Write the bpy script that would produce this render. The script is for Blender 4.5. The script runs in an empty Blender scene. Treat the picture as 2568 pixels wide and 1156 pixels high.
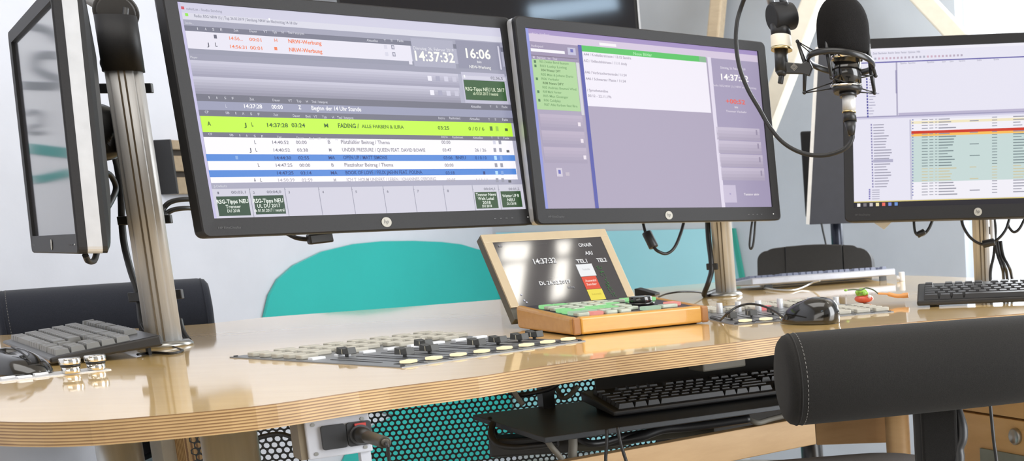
import bpy, bmesh, math, random
from mathutils import Vector, Matrix, Euler
random.seed(7)
SC = bpy.context.scene
COL = SC.collection
PI = math.pi

# ------------------------------------------------------------------ camera
# the photograph is the upper left part of a wider frame, so the lens is shifted
F, CX, CY = 3280.1763, 2588.9715, 1062.3635
RW = Matrix(((0.99940937, -0.03436434, 0.0), (-0.00600308, -0.17458609, 0.98462361), (-0.03383594, -0.98404207, -0.17468927)))
CAM = Vector((0, 0, 0.941))
DESK = 0.74

def ray(u, v): return RW @ Vector(((u-CX)/F, (v-CY)/F, 1.0))
def ground(u, v, h=DESK):
    r = ray(u, v); return CAM + r*((h-CAM.z)/r.z)
def dep(u, v, z): return CAM + ray(u, v)*z
def on_x(u, v, x):
    r = ray(u, v); return CAM + r*(x/r.x)
def on_y(u, v, y):
    r = ray(u, v); return CAM + r*(y/r.y)

cd = bpy.data.cameras.new('camera')
cam = bpy.data.objects.new('camera', cd); COL.objects.link(cam)
cd.sensor_width = 36.0; cd.sensor_fit = 'HORIZONTAL'
cd.lens = F/2568*36
cd.shift_x = (1284-CX)/2568
cd.shift_y = (CY-578)/2568
cd.clip_start = 0.02; cd.clip_end = 60
M = Matrix.Identity(4)
xa, ya, za = RW.col[0], RW.col[1], RW.col[2]
for i in range(3):
    M[i][0] = xa[i]; M[i][1] = -ya[i]; M[i][2] = -za[i]; M[i][3] = CAM[i]
cam.matrix_world = M
cd.dof.use_dof = True; cd.dof.focus_distance = 1.9; cd.dof.aperture_fstop = 13.0
SC.camera = cam

# ------------------------------------------------------------------ materials
def lin(c):
    out = []
    for x in c[:3]:
        x = x/255.0
        out.append(x/12.92 if x <= 0.04045 else ((x+0.055)/1.055)**2.4)
    return (*out, 1.0)
MATS = {}
def mat(name, srgb, rough=0.5, metal=0.0, spec=0.5, coat=0.0, coat_rough=0.05, noise=0.06, scale=40.0, bump=0.0, bscale=300.0, stretch=None, sheen=0.0):
    if name in MATS: return MATS[name]
    m = bpy.data.materials.new(name); m.use_nodes = True
    nt = m.node_tree; N = nt.nodes; L = nt.links
    b = N['Principled BSDF']
    b.inputs['Roughness'].default_value = rough; b.inputs['Metallic'].default_value = metal
    b.inputs['Specular IOR Level'].default_value = spec
    b.inputs['Coat Weight'].default_value = coat; b.inputs['Coat Roughness'].default_value = coat_rough
    if sheen: b.inputs['Sheen Weight'].default_value = sheen
    c = lin(srgb)
    tc = N.new('ShaderNodeTexCoord'); mp = N.new('ShaderNodeMapping'); L.new(tc.outputs['Object'], mp.inputs['Vector'])
    if stretch: mp.inputs['Scale'].default_value = stretch
    nz = N.new('ShaderNodeTexNoise'); nz.inputs['Scale'].default_value = scale; nz.inputs['Detail'].default_value = 4
    L.new(mp.outputs[0], nz.inputs['Vector'])
    rp = N.new('ShaderNodeValToRGB'); L.new(nz.outputs['Fac'], rp.inputs['Fac'])
    rp.color_ramp.elements[0].position = 0.3; rp.color_ramp.elements[1].position = 0.7
    lo = [x*(1-noise) for x in c[:3]]; hi = [min(1, x*(1+noise)) for x in c[:3]]
    rp.color_ramp.elements[0].color = (*lo, 1); rp.color_ramp.elements[1].color = (*hi, 1)
    L.new(rp.outputs[0], b.inputs['Base Color'])
    if bump:
        n2 = N.new('ShaderNodeTexNoise'); n2.inputs['Scale'].default_value = bscale; n2.inputs['Detail'].default_value = 2
        L.new(tc.outputs['Object'], n2.inputs['Vector'])
        bp = N.new('ShaderNodeBump'); bp.inputs['Strength'].default_value = bump; bp.inputs['Distance'].default_value = 0.001
        L.new(n2.outputs['Fac'], bp.inputs['Height']); L.new(bp.outputs[0], b.inputs['Normal'])
    MATS[name] = m
    return m

def glow(srgb, k=1.0, gloss=True):
    """something that shines: a screen pixel colour, a lit key, a lamp"""
    key = 'glow_%d_%d_%d_%.2f' % (*srgb, k)
    if key in MATS: return MATS[key]
    m = bpy.data.materials.new(key); m.use_nodes = True
    b = m.node_tree.nodes['Principled BSDF']
    b.inputs['Base Color'].default_value = (0.01, 0.01, 0.01, 1)
    b.inputs['Roughness'].default_value = 0.35
    b.inputs['Specular IOR Level'].default_value = 0.15
    b.inputs['Emission Color'].default_value = lin(srgb)
    b.inputs['Emission Strength'].default_value = k
    try: m.cycles.emission_sampling = 'NONE'
    except Exception: pass
    MATS[key] = m
    return m

def wood(name, a, bcol, rough=0.35, coat=0.0, scale=6.0, stretch=(1, 12, 12), spec=0.5):
    if name in MATS: return MATS[name]
    m = bpy.data.materials.new(name); m.use_nodes = True
    N = m.node_tree.nodes; L = m.node_tree.links; b = N['Principled BSDF']
    tc = N.new('ShaderNodeTexCoord'); mp = N.new('ShaderNodeMapping'); mp.inputs['Scale'].default_value = stretch
    L.new(tc.outputs['Object'], mp.inputs['Vector'])
    n1 = N.new('ShaderNodeTexNoise'); n1.inputs['Scale'].default_value = scale; n1.inputs['Detail'].default_value = 6; n1.inputs['Roughness'].default_value = 0.65
    L.new(mp.outputs[0], n1.inputs['Vector'])
    rp = N.new('ShaderNodeValToRGB'); rp.color_ramp.elements[0].position = 0.32; rp.color_ramp.elements[1].position = 0.68
    rp.color_ramp.elements[0].color = lin(a); rp.color_ramp.elements[1].color = lin(bcol)
    L.new(n1.outputs['Fac'], rp.inputs['Fac']); L.new(rp.outputs[0], b.inputs['Base Color'])
    b.inputs['Roughness'].default_value = rough; b.inputs['Coat Weight'].default_value = coat
    b.inputs['Coat Roughness'].default_value = 0.03; b.inputs['Specular IOR Level'].default_value = spec
    MATS[name] = m
    return m

def ply(name):
    """edge of birch plywood: thin dark glue lines between pale veneers, along Z"""
    m = bpy.data.materials.new(name); m.use_nodes = True
    N = m.node_tree.nodes; L = m.node_tree.links; b = N['Principled BSDF']
    tc = N.new('ShaderNodeTexCoord'); sp = N.new('ShaderNodeSeparateXYZ'); L.new(tc.outputs['Object'], sp.inputs[0])
    nz = N.new('ShaderNodeTexNoise'); nz.inputs['Scale'].default_value = 30; nz.inputs['Detail'].default_value = 3
    mp = N.new('ShaderNodeMapping'); mp.inputs['Scale'].default_value = (0.6, 0.6, 14); L.new(tc.outputs['Object'], mp.inputs[0]); L.new(mp.outputs[0], nz.inputs['Vector'])
    ma = N.new('ShaderNodeMath'); ma.operation = 'MULTIPLY_ADD'; L.new(nz.outputs['Fac'], ma.inputs[0]); ma.inputs[1].default_value = 0.0012; L.new(sp.outputs['Z'], ma.inputs[2])
    dv = N.new('ShaderNodeMath'); dv.operation = 'DIVIDE'; L.new(ma.outputs[0], dv.inputs[0]); dv.inputs[1].default_value = 0.0034
    fr = N.new('ShaderNodeMath'); fr.operation = 'FRACT'; L.new(dv.outputs[0], fr.inputs[0])
    rp = N.new('ShaderNodeValToRGB'); cr = rp.color_ramp
    cr.elements[0].position = 0.0; cr.elements[0].color = lin((206, 172, 122))
    cr.elements[1].position = 0.42; cr.elements[1].color = lin((196, 162, 112))
    for p, c in ((0.54, (140, 104, 68)), (0.82, (134, 98, 62)), (0.95, (210, 178, 126))):
        e = cr.elements.new(p); e.color = lin(c)
    L.new(fr.outputs[0], rp.inputs['Fac'])
    mx = N.new('ShaderNodeMix'); mx.data_type = 'RGBA'; mx.blend_type = 'MULTIPLY'; mx.inputs['Factor'].default_value = 0.5
    n2 = N.new('ShaderNodeTexNoise'); n2.inputs['Scale'].default_value = 9; L.new(tc.outputs['Object'], n2.inputs['Vector'])
    r2 = N.new('ShaderNodeValToRGB'); r2.color_ramp.elements[0].color = (0.55, 0.5, 0.45, 1); r2.color_ramp.elements[0].position = 0.35; r2.color_ramp.elements[1].position = 0.6
    L.new(n2.outputs['Fac'], r2.inputs['Fac'])
    L.new(rp.outputs[0], mx.inputs['A']); L.new(r2.outputs[0], mx.inputs['B'])
    L.new(mx.outputs['Result'], b.inputs['Base Color']); b.inputs['Roughness'].default_value = 0.45
    return m

BEZEL = mat('bezel_plastic', (36, 36, 38), 0.55, spec=0.3, noise=0.08, scale=400, bump=0.05, bscale=900)
BLACK = mat('black_plastic', (30, 30, 31), 0.4)
BLACKM = mat('black_metal', (28, 28, 29), 0.3, spec=0.5)
GLOSSBLK = mat('gloss_black', (20, 19, 17), 0.16, coat=0.6)
RUBBER = mat('cable_rubber', (26, 26, 27), 0.45)
SILVER = mat('silver_plastic', (196, 198, 202), 0.35, metal=0.3)
ALU = mat('brushed_aluminium', (196, 195, 194), 0.5, metal=0.45, noise=0.05, scale=60, stretch=(8, 8, 0.4))
STEEL = mat('satin_steel', (172, 172, 168), 0.3, metal=0.9, noise=0.05, scale=30, stretch=(6, 6, 0.3))
CHROME = mat('chrome', (225, 222, 215), 0.08, metal=1.0, noise=0.02)
GOLDISH = mat('pale_gold', (214, 196, 150), 0.25, metal=1.0, noise=0.02)
FABRIC = mat('charcoal_fabric', (35, 34, 33), 0.9, spec=0.2, noise=0.22, scale=900, bump=0.35, bscale=1600, sheen=0.04)
NAVYFAB = mat('navy_fabric', (40, 43, 52), 0.9, spec=0.2, noise=0.22, scale=900, bump=0.3, bscale=1500, sheen=0.15)
FOAM = mat('foam', (30, 29, 29), 0.95, spec=0.1, noise=0.4, scale=1200, bump=0.6, bscale=1400)
WHITEP = mat('white_plastic', (230, 232, 236), 0.4)
CREAM = mat('cream_paint', (236, 230, 214), 0.5, noise=0.03)
LEATHER = mat('black_leather', (36, 35, 34), 0.3, noise=0.1, scale=120, bump=0.2, bscale=300)

# ------------------------------------------------------------------ mesh building
ROOT = {}
class MB:
    def __init__(s): s.V = []; s.F = []; s.M = []; s.S = []
    def add(s, vs, fs, mi=0, smooth=False):
        o = len(s.V); s.V += [Vector(v) for v in vs]
        for f in fs: s.F.append([o+i for i in f]); s.M.append(mi); s.S.append(smooth)
        return s
    def box(s, c, size, R=None, mi=0):
        R = R or Matrix.Identity(3); c = Vector(c); hx, hy, hz = (x/2 for x in size)
        vs = [c + R @ Vector((sx*hx, sy*hy, sz*hz)) for sz in (-1, 1) for sy in (-1, 1) for sx in (-1, 1)]
        return s.add(vs, [(0, 2, 3, 1), (4, 5, 7, 6), (0, 1, 5, 4), (2, 6, 7, 3), (0, 4, 6, 2), (1, 3, 7, 5)], mi)
    def cyl(s, p0, p1, r0, r1=None, n=24, mi=0, caps=True, sx=1.0):
        p0 = Vector(p0); p1 = Vector(p1); r1 = r0 if r1 is None else r1
        d = (p1-p0).normalized(); a = d.orthogonal().normalized()
        if abs(d.z) > 0.99: a = Vector((1, 0, 0))
        a = (a - d*a.dot(d)).normalized(); b = d.cross(a)
        vs = []
        for p, r in ((p0, r0), (p1, r1)):
            for i in range(n):
                t = 2*PI*i/n; vs.append(p + (a*math.cos(t) + b*math.sin(t)*sx)*r)
        fs = [(i, (i+1) % n, n+(i+1) % n, n+i) for i in range(n)]
        s.add(vs, fs, mi, True)
        if caps:
            s.add(vs[:n], [tuple(reversed(range(n)))], mi); s.add(vs[n:], [tuple(range(n))], mi)
        return s
    def lathe(s, prof, Mx, n=32, mi=0):
        vs = []; m = len(prof)
        for r, h in prof:
            for i in range(n):
                t = 2*PI*i/n; vs.append(Mx @ Vector((r*math.cos(t), r*math.sin(t), h)))
        fs = [(j*n+i, j*n+(i+1) % n, (j+1)*n+(i+1) % n, (j+1)*n+i) for j in range(m-1) for i in range(n)]
        return s.add(vs, fs, mi, True)
    def tube(s, pts, r, n=8, mi=0):
        pts = [Vector(p) for p in pts]; k = len(pts); vs = []
        a = None
        for i, p in enumerate(pts):
            d = (pts[min(i+1, k-1)] - pts[max(i-1, 0)]).normalized()
            if a is None: a = d.orthogonal().normalized()
            a = (a - d*a.dot(d)).normalized(); b = d.cross(a)
            rr = r[i] if isinstance(r, (list, tuple)) else r
            for j in range(n):
                t = 2*PI*j/n; vs.append(p + (a*math.cos(t) + b*math.sin(t))*rr)
        fs = [(i*n+j, i*n+(j+1) % n, (i+1)*n+(j+1) % n, (i+1)*n+j) for i in range(k-1) for j in range(n)]
        s.add(vs, fs, mi, True)
        s.add(vs[:n], [tuple(reversed(range(n)))], mi); s.add(vs[-n:], [tuple(range(n))], mi)
        return s
    def prism(s, poly, z0, z1, Mx=None, mi=0, mside=None, smooth=False):
        Mx = Mx or Matrix.Identity(4); n = len(poly)
        lo = [Mx @ Vector((x, y, z0)) for x, y in poly]; hi = [Mx @ Vector((x, y, z1)) for x, y in poly]
        s.add(lo, [tuple(reversed(range(n)))], mi); s.add(hi, [tuple(range(n))], mi)
        s.add(lo+hi, [(i, (i+1) % n, n+(i+1) % n, n+i) for i in range(n)], mi if mside is None else mside, smooth)
        return s
    def ball(s, c, rad, mi=0, n=20, m=12, R=None):
        c = Vector(c); rx, ry, rz = (rad, rad, rad) if not isinstance(rad, (tuple, list)) else rad
        R = R or Matrix.Identity(3); vs = []
        for j in range(m+1):
            ph = -PI/2 + PI*j/m
            for i in range(n):
                t = 2*PI*i/n
                vs.append(c + R @ Vector((rx*math.cos(ph)*math.cos(t), ry*math.cos(ph)*math.sin(t), rz*math.sin(ph))))
        fs = [(j*n+i, j*n+(i+1) % n, (j+1)*n+(i+1) % n, (j+1)*n+i) for j in range(m) for i in range(n)]
        return s.add(vs, fs, mi, True)
    def torus(s, Mx, R, r, n=40, m=10, mi=0, rz=None):
        vs = []; rz = rz or r
        for i in range(n):
            t = 2*PI*i/n
            for j in range(m):
                p = 2*PI*j/m; rr = R + r*math.cos(p)
                vs.append(Mx @ Vector((rr*math.cos(t), rr*math.sin(t), rz*math.sin(p))))
        fs = [(i*m+j, ((i+1) % n)*m+j, ((i+1) % n)*m+(j+1) % m, i*m+(j+1) % m) for i in range(n) for j in range(m)]
        return s.add(vs, fs, mi, True)
    def quad(s, a, b, c, d, mi=0): return s.add([a, b, c, d], [(0, 1, 2, 3)], mi)
    def build(s, name, mats, parent=None, bevel=0.0, seg=2, sub=0, fix=True):
        me = bpy.data.meshes.new(name)
        inv = None
        root = parent
        while root is not None and root not in ROOT: root = root.parent
        if root is not None: inv = ROOT[root].inverted()
        vs = [inv @ v for v in s.V] if inv else s.V
        me.from_pydata([tuple(v) for v in vs], [], s.F)
        mats = mats if isinstance(mats, (list, tuple)) else [mats]
        for m in mats: me.materials.append(m)
        for p, mi, sm in zip(me.polygons, s.M, s.S): p.material_index = mi; p.use_smooth = sm
        if fix:
            bm = bmesh.new(); bm.from_mesh(me)
            bmesh.ops.remove_doubles(bm, verts=bm.verts, dist=1e-6)
            bmesh.ops.recalc_face_normals(bm, faces=bm.faces); bm.to_mesh(me); bm.free()
        me.update()
        o = bpy.data.objects.new(name, me); COL.objects.link(o)
        if parent is not None: o.parent = parent
        if bevel:
            b = o.modifiers.new('bevel', 'BEVEL'); b.width = bevel; b.segments = seg; b.limit_method = 'ANGLE'; b.angle_limit = 0.6
        if sub:
            u = o.modifiers.new('subdivision', 'SUBSURF'); u.levels = sub; u.render_levels = sub
        return o

def tag(o, label, cat, group=None):
    o['label'] = label; o['category'] = cat
    if group: o['group'] = group
    return o
def thing(name, label, cat, Mx=None, loc=None, group=None):
    o = bpy.data.objects.new(name, None); COL.objects.link(o); o.empty_display_size = 0.05
    Mx = Mx if Mx is not None else Matrix.Translation(Vector(loc))
    o.matrix_world = Mx; ROOT[o] = Mx.copy()
    return tag(o, label, cat, group)
def single(o, label, cat, group=None):
    """a thing that is one mesh: move its origin to its middle bottom"""
    me = o.data
    xs = [v.co for v in me.vertices]
    c = Vector(((min(v.x for v in xs)+max(v.x for v in xs))/2, (min(v.y for v in xs)+max(v.y for v in xs))/2, min(v.z for v in xs)))
    me.transform(Matrix.Translation(-c)); o.location = c
    return tag(o, label, cat, group)
def struct(o): o['kind'] = 'structure'; return o
def frame(o, x, y, z):
    Mx = Matrix.Identity(4)
    for i in range(3): Mx[i][0] = x[i]; Mx[i][1] = y[i]; Mx[i][2] = z[i]; Mx[i][3] = o[i]
    return Mx
def yawm(o, a): return Matrix.Translation(Vector(o)) @ Matrix.Rotation(a, 4, 'Z')
def smooth_path(pts, k=6):
    pts = [Vector(p) for p in pts]; out = []
    P = [pts[0]] + pts + [pts[-1]]
    for i in range(1, len(P)-2):
        for j in range(k):
            t = j/k; a, b, c, d = P[i-1], P[i], P[i+1], P[i+2]
            out.append(0.5*((2*b) + (c-a)*t + (2*a-5*b+4*c-d)*t*t + (3*b-a-3*c+d)*t*t*t))
    out.append(pts[-1]); return out
def rrect(x0, y0, x1, y1, r, k=4):
    out = []
    for cx, cy, a in ((x1-r, y0+r, -PI/2), (x1-r, y1-r, 0), (x0+r, y1-r, PI/2), (x0+r, y0+r, PI)):
        for i in range(k+1): t = a + PI/2*i/k; out.append((cx+r*math.cos(t), cy+r*math.sin(t)))
    return out

# glyphs: words become flat polygons of the built-in typeface
GLYPH = {}
def glyphs(text, bold=0.0):
    key = (text, bold)
    if key in GLYPH: return GLYPH[key]
    cu = bpy.data.curves.new('words', 'FONT'); cu.body = text; cu.size = 1.0; cu.resolution_u = 2; cu.offset = bold
    ob = bpy.data.objects.new('words', cu); COL.objects.link(ob)
    bpy.context.view_layer.update()
    me = bpy.data.meshes.new_from_object(ob.evaluated_get(bpy.context.evaluated_depsgraph_get()))
    vs = [(v.co.x, v.co.y) for v in me.vertices]; fs = [tuple(p.vertices) for p in me.polygons]
    bpy.data.objects.remove(ob); bpy.data.curves.remove(cu); bpy.data.meshes.remove(me)
    GLYPH[key] = (vs, fs); return GLYPH[key]

# ------------------------------------------------------------------ the room
# the room stands about ten degrees askew to the camera: RX along the back wall, RY along the left wall
RA = math.radians(10)
RX = Vector((math.cos(RA), -math.sin(RA), 0)); RY = Vector((math.sin(RA), math.cos(RA), 0))
CORN = dep(1235, 580, 4.85); CORN.z = 0
ROOM = frame(CORN, RX, RY, Vector((0, 0, 1))); RI = ROOM.inverted()
ZC, TF, SR = 2.9, -8.0, 5.2
def on_left(u, v):
    r = ray(u, v); return CAM + r*((CORN-CAM).dot(RX)/r.dot(RX))
def on_back(u, v):
    r = ray(u, v); return CAM + r*((CORN-CAM).dot(RY)/r.dot(RY))
WHITEW = mat('white_plaster', (213, 216, 226), 0.85, spec=0.2, noise=0.03, scale=8, bump=0.25, bscale=120)
LIGHTW = mat('pale_plaster', (204, 208, 214), 0.85, spec=0.2, noise=0.03, scale=8, bump=0.2, bscale=120)
GREYW = mat('blue_grey_plaster', (180, 187, 197), 0.85, spec=0.2, noise=0.04, scale=6, bump=0.2, bscale=120)
FLOORM = mat('pale_linoleum', (168, 163, 154), 0.4, noise=0.05, scale=20)
CEILM = mat('ceiling_paint', (196, 186, 172), 0.9, noise=0.02)
REVEAL = mat('window_reveal_white', (244, 246, 250), 0.7, noise=0.02)
def slab(name, s0, s1, t0, t1, z0, z1, m, parent=None):
    b = MB(); b.box(ROOM @ Vector(((s0+s1)/2, (t0+t1)/2, (z0+z1)/2)), (s1-s0, t1-t0, z1-z0), ROOM.to_3x3()); return b.build(name, m, parent)
struct(slab('floor', -0.1, SR+0.1, TF-0.1, 1.5, -0.1, 0, FLOORM))
struct(slab('wall_left', -0.1, 0, TF, 0.1, 0, ZC, WHITEW))
ss = (RI @ on_back(1800, 45)).x            # seam between the pale and the blue-grey stretch
sw_ = (RI @ on_back(2411, 400)).x          # left jamb of the window
struct(slab('wall_back', 0, ss, 0, 0.1, 0, ZC, LIGHTW))
struct(slab('wall_grey', ss, sw_, 0, 0.5, 0, ZC, GREYW))
struct(slab('wall_sill', sw_, sw_+1.8, 0.05, 0.55, 0, 0.60, REVEAL))
struct(slab('wall_window', sw_+1.8, SR, 0, 0.5, 0, ZC, GREYW))
win = MB()
for x in (sw_+1.0, sw_+1.74): win.box(ROOM @ Vector((x, 0.14, 1.75)), (0.06, 0.05, 2.26), ROOM.to_3x3())
for z in (0.65, 2.85): win.box(ROOM @ Vector((sw_+0.9, 0.14, z)), (1.74, 0.05, 0.06), ROOM.to_3x3())
WIN = struct(win.build('window_1', REVEAL))
p = MB(); p.box(ROOM @ Vector((sw_+0.9, 0.15, 1.72)), (1.8, 0.006, 2.3), ROOM.to_3x3())
SKYG = glow((243, 249, 255), 2.2)
p.build('pane', SKYG, WIN)
struct(slab('wall_right', SR, SR+0.1, TF, 0.1, 0, ZC, LIGHTW))
struct(slab('wall_front', 0, SR, TF-0.1, TF, 0, ZC, CEILM))
# timber post and the two slanting struts in front of the grey wall
def strut(name, a, b, wx, dy, m, label, cat='strut'):
    """square beam from a to b"""
    d = (b-a).normalized(); side = d.cross(RY).normalized(); back = side.cross(d).normalized()
    R = Matrix((side, back, d)).transposed()
    g = MB(); g.box((a+b)/2, (wx, dy, (b-a).length), R)
    return single(g.build(name, m, bevel=0.006), label, cat)
TAN = wood('pale_post_wood', (206, 186, 158), (222, 204, 176), 0.5)
zp = RI @ on_back(1800, 45); zpd = (RW.transposed() @ (on_back(1800, 45)-CAM)).z - 0.10
a = dep(1808, -60, zpd); b = dep(1784, 190, zpd)
strut('timber_post', a + (a-b)*1.2, b + (b-a)*0.7, 0.044, 0.05, TAN, 'narrow tan timber post on the wall above the middle monitor', 'post')
a = dep(2066, -60, 4.2); b = dep(1925, 300, 4.2)
strut('slanted_strut', a + (a-b)*0.7, b + (b-a)*0.35, 0.058, 0.075, CREAM, 'cream painted strut slanting down to the left behind the microphone')
a = dep(2270, -50, 4.2); b = dep(2410, 100, 4.2)
strut('slanted_strut', a + (a-b)*1.3, b + (b-a)*3.0, 0.062, 0.075, CREAM, 'cream painted strut slanting down to the right above the right-hand monitor')

# teal painted boards on the two walls
TEAL = mat('teal_gloss', (52, 182, 176), 0.22, spec=0.5, noise=0.03, scale=3)
TEALD = mat('teal_edge', (44, 150, 134), 0.5, noise=0.03, scale=3)
TEALREFL = mat('teal_reflection_cyan', (172, 230, 243), 0.2, spec=0.5, noise=0.03, scale=3)  # window reflection on the teal gloss, put into the base colour
outl = [(1236, 634), (1190, 625), (1150, 613), (1100, 607), (1030, 604), (950, 605), (880, 612), (800, 631), (730, 665), (690, 700), (668, 740), (655, 795), (650, 850), (690, 920), (800, 985), (900, 1020), (985, 1042),
        (935, 1064), (880, 1100), (850, 1165), (840, 1200), (1236, 1300)]
pts = [RI @ on_left(u, v) for u, v in outl]
g = MB(); Mx = frame(CORN + RX*0.004, RY, Vector((0, 0, 1)), RX)
g.prism([(-0.01 if u_ >= 1236 else min(q.y, -0.01), max(0.02, q.z)) for q, (u_, v_) in zip(pts, outl)], 0, 0.008, Mx)
single(g.build('wall_board', TEAL, fix=False), 'teal round-topped board on the white wall behind the desk', 'wall panel', 'teal wall boards')
tb = thing('wall_board', 'teal board with window reflection in its light cyan colour and slanted right end behind the middle pole', 'wall panel', loc=on_back(1560, 800), group='teal wall boards')
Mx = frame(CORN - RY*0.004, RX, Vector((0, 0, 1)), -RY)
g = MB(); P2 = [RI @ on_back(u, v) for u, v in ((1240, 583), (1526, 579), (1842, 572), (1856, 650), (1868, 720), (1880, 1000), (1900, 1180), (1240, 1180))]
g.prism([(max(q.x, 0.02), max(0.03, q.z)) for q in P2], 0, 0.008, Mx); g.build('board', TEALREFL, tb, fix=False)
g = MB(); P2 = [RI @ on_back(u, v) for u, v in ((1840, 572), (1847, 572), (1872, 703), (1886, 1000), (1878, 1000), (1864, 720), (1850, 640))]
g.prism([(q.x, max(0.03, q.z)) for q in P2], 0.001, 0.02, Mx); g.build('edge_strip', TEALD, tb, fix=False)['label'] = 'dark green edge strip'

# slatted rack on the white wall
sr = thing('slatted_rack', 'dark framed rack of tan slats on the white wall behind the left pole', 'rack', loc=on_left(430, 488))
SLAT = wood('slat_wood', (150, 132, 108), (166, 148, 122), 0.6)
def wallbox(us, vs, d0, d1, name, m, bev=0.002):
    a = RI @ on_left(us[0], vs[0]); b = RI @ on_left(us[1], vs[1])
    g = MB(); g.box(ROOM @ Vector(((d0+d1)/2, (a.y+b.y)/2, (a.z+b.z)/2)), (d1-d0, abs(a.y-b.y), abs(a.z-b.z)), ROOM.to_3x3()); return g.build(name, m, sr, bevel=bev)
wallbox((383, 408), (351, 488), 0.0, 0.05, 'side_frame', BLACK)
for v0, v1 in ((352, 380), (391, 432), (445, 487)): wallbox((404, 540), (v0, v1), 0.0, 0.03, 'slat', SLAT, 0.003)
wallbox((404, 540), (353, 486), 0.0, 0.012, 'back_panel', mat('rack_dark', (58, 50, 42), 0.7))

# television high up across the corner
tvr = Vector((0.97, 0.243, 0)).normalized(); tvn = Vector((-tvr.y, tvr.x, 0))
R3 = dep(1600, 30, 4.05); TW = 0.85
zb = CAM.z+0.425; TVM = frame(R3-tvr*TW/2, tvr, tvn, Vector((0, 0, 1))); TVM[2][3] = zb
tv = thing('television', 'big black wall television above the two front monitors', 'television', TVM)
def lb(mb, root, c, s, R=None, mi=0):      # box in the thing's own frame
    Mx = ROOT[root]; r3 = Mx.to_3x3(); mb.box(Mx @ Vector(c), s, r3 @ (R or Matrix.Identity(3)), mi); return mb
g = MB(); lb(g, tv, (0, 0.025, 0.25), (TW, 0.04, 0.5)); g.build('housing', BLACK, tv, bevel=0.004)
g = MB(); lb(g, tv, (0, 0.003, 0.255), (TW-0.02, 0.006, 0.47)); g.build('screen', mat('tv_glass', (12, 16, 26), 0.05, spec=0.8, noise=0.02), tv)
g = MB(); lb(g, tv, (TW/2+0.002, 0.02, 0.1), (0.005, 0.045, 0.2)); g.build('side_trim', SILVER, tv)
g = MB(); lb(g, tv, (0.05, 0.12, 0.25), (0.2, 0.16, 0.2)); g.build('wall_bracket', BLACKM, tv)

# ------------------------------------------------------------------ desk
near = [(-260, 985), (-200, 1028), (-110, 1050), (0, 1057), (75, 1058.5), (128, 1058.5), (200, 1056), (256, 1053), (384, 1043), (512, 1031.6), (640, 1018.5), (750, 1003.5), (899, 981), (1048, 962), (1198, 943.7),
        (1288, 929.5), (1416, 910), (1544, 893), (1709, 874), (1846, 857.8), (1982, 840), (2120, 824), (2300, 806), (2450, 795), (2568, 786), (2750, 776), (2950, 770)]
far = [(3000, 742), (2800, 722), (2568, 706), (2490, 700), (2417, 695.5), (2330, 692), (2252, 690.5), (2150, 690), (2000, 694), (1871, 700), (1770, 710), (1590, 725.5), (1400, 740), (1240, 752), (1050, 767), (850, 782), (660, 796), (530, 811), (400, 820), (250, 828), (100, 836), (-100, 848), (-230, 880), (-280, 935)]
outline = [ground(u, v) for u, v in near+far]
poly = [(q.x, q.y) for q in outline]
def smooth2(pl):
    V = [Vector((x, y, 0)) for x, y in pl]; k = len(V); out = []
    for i in range(k):
        a, b, c, d = V[i-1], V[i], V[(i+1) % k], V[(i+2) % k]
        for t in (0, 0.5):
            q = 0.5*((2*b)+(c-a)*t+(2*a-5*b+4*c-d)*t*t+(3*b-a-3*c+d)*t**3); out.append((q.x, q.y))
    return out
poly = smooth2(poly)
TOPM = wood('birch_veneer_lacquered', (224, 186, 116), (234, 198, 130), 0.30, coat=1.0, scale=3.0, stretch=(1.2, 9, 9))
TOPM.node_tree.nodes['Principled BSDF'].inputs['Coat Roughness'].default_value = 0.05; TOPM.node_tree.nodes['Principled BSDF'].inputs['Coat IOR'].default_value = 1.7
PLY = ply('plywood_edge')
dm = Vector((sum(x for x, y in poly)/len(poly), sum(y for x, y in poly)/len(poly), 0))
desk = thing('studio_desk', 'curved birch plywood studio desk carrying the monitors and mixing panels', 'desk', loc=dm)
g = MB(); g.prism(poly, DESK-0.0265, DESK, None, 0, 1)
g.build('tabletop', [TOPM, PLY], desk, fix=False)
g = MB(); kn = [ground(u, v) for u, v in ((1211, 967.5), (1228, 965.5), (1256, 963), (1256, 965.5), (1228, 968.5), (1211, 970.5))]
# small dark knot in the edge, set a hair into the plywood
ka = dep(1212, 968.5, ground(1212, 942).y*1.0 if False else 1.62)
def legpost(u, v, z, r, label):
    P = dep(u, v, z); b = MB(); b.cyl((P.x, P.y, 0.0), (P.x, P.y, DESK-0.0265), r, n=32); b.cyl((P.x, P.y, 0.0), (P.x, P.y, 0.012), r*1.5, n=32)
    b.cyl((P.x, P.y, DESK-0.034), (P.x, P.y, DESK-0.0265), r*1.35, n=32)
    o = b.build('leg', STEEL, desk); return o
legpost(300, 1130, 2.17, 0.0325, '')
legpost(578, 1120, 1.72, 0.0325, '')
legpost(2700, 1000, 2.5, 0.0325, '')
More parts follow.
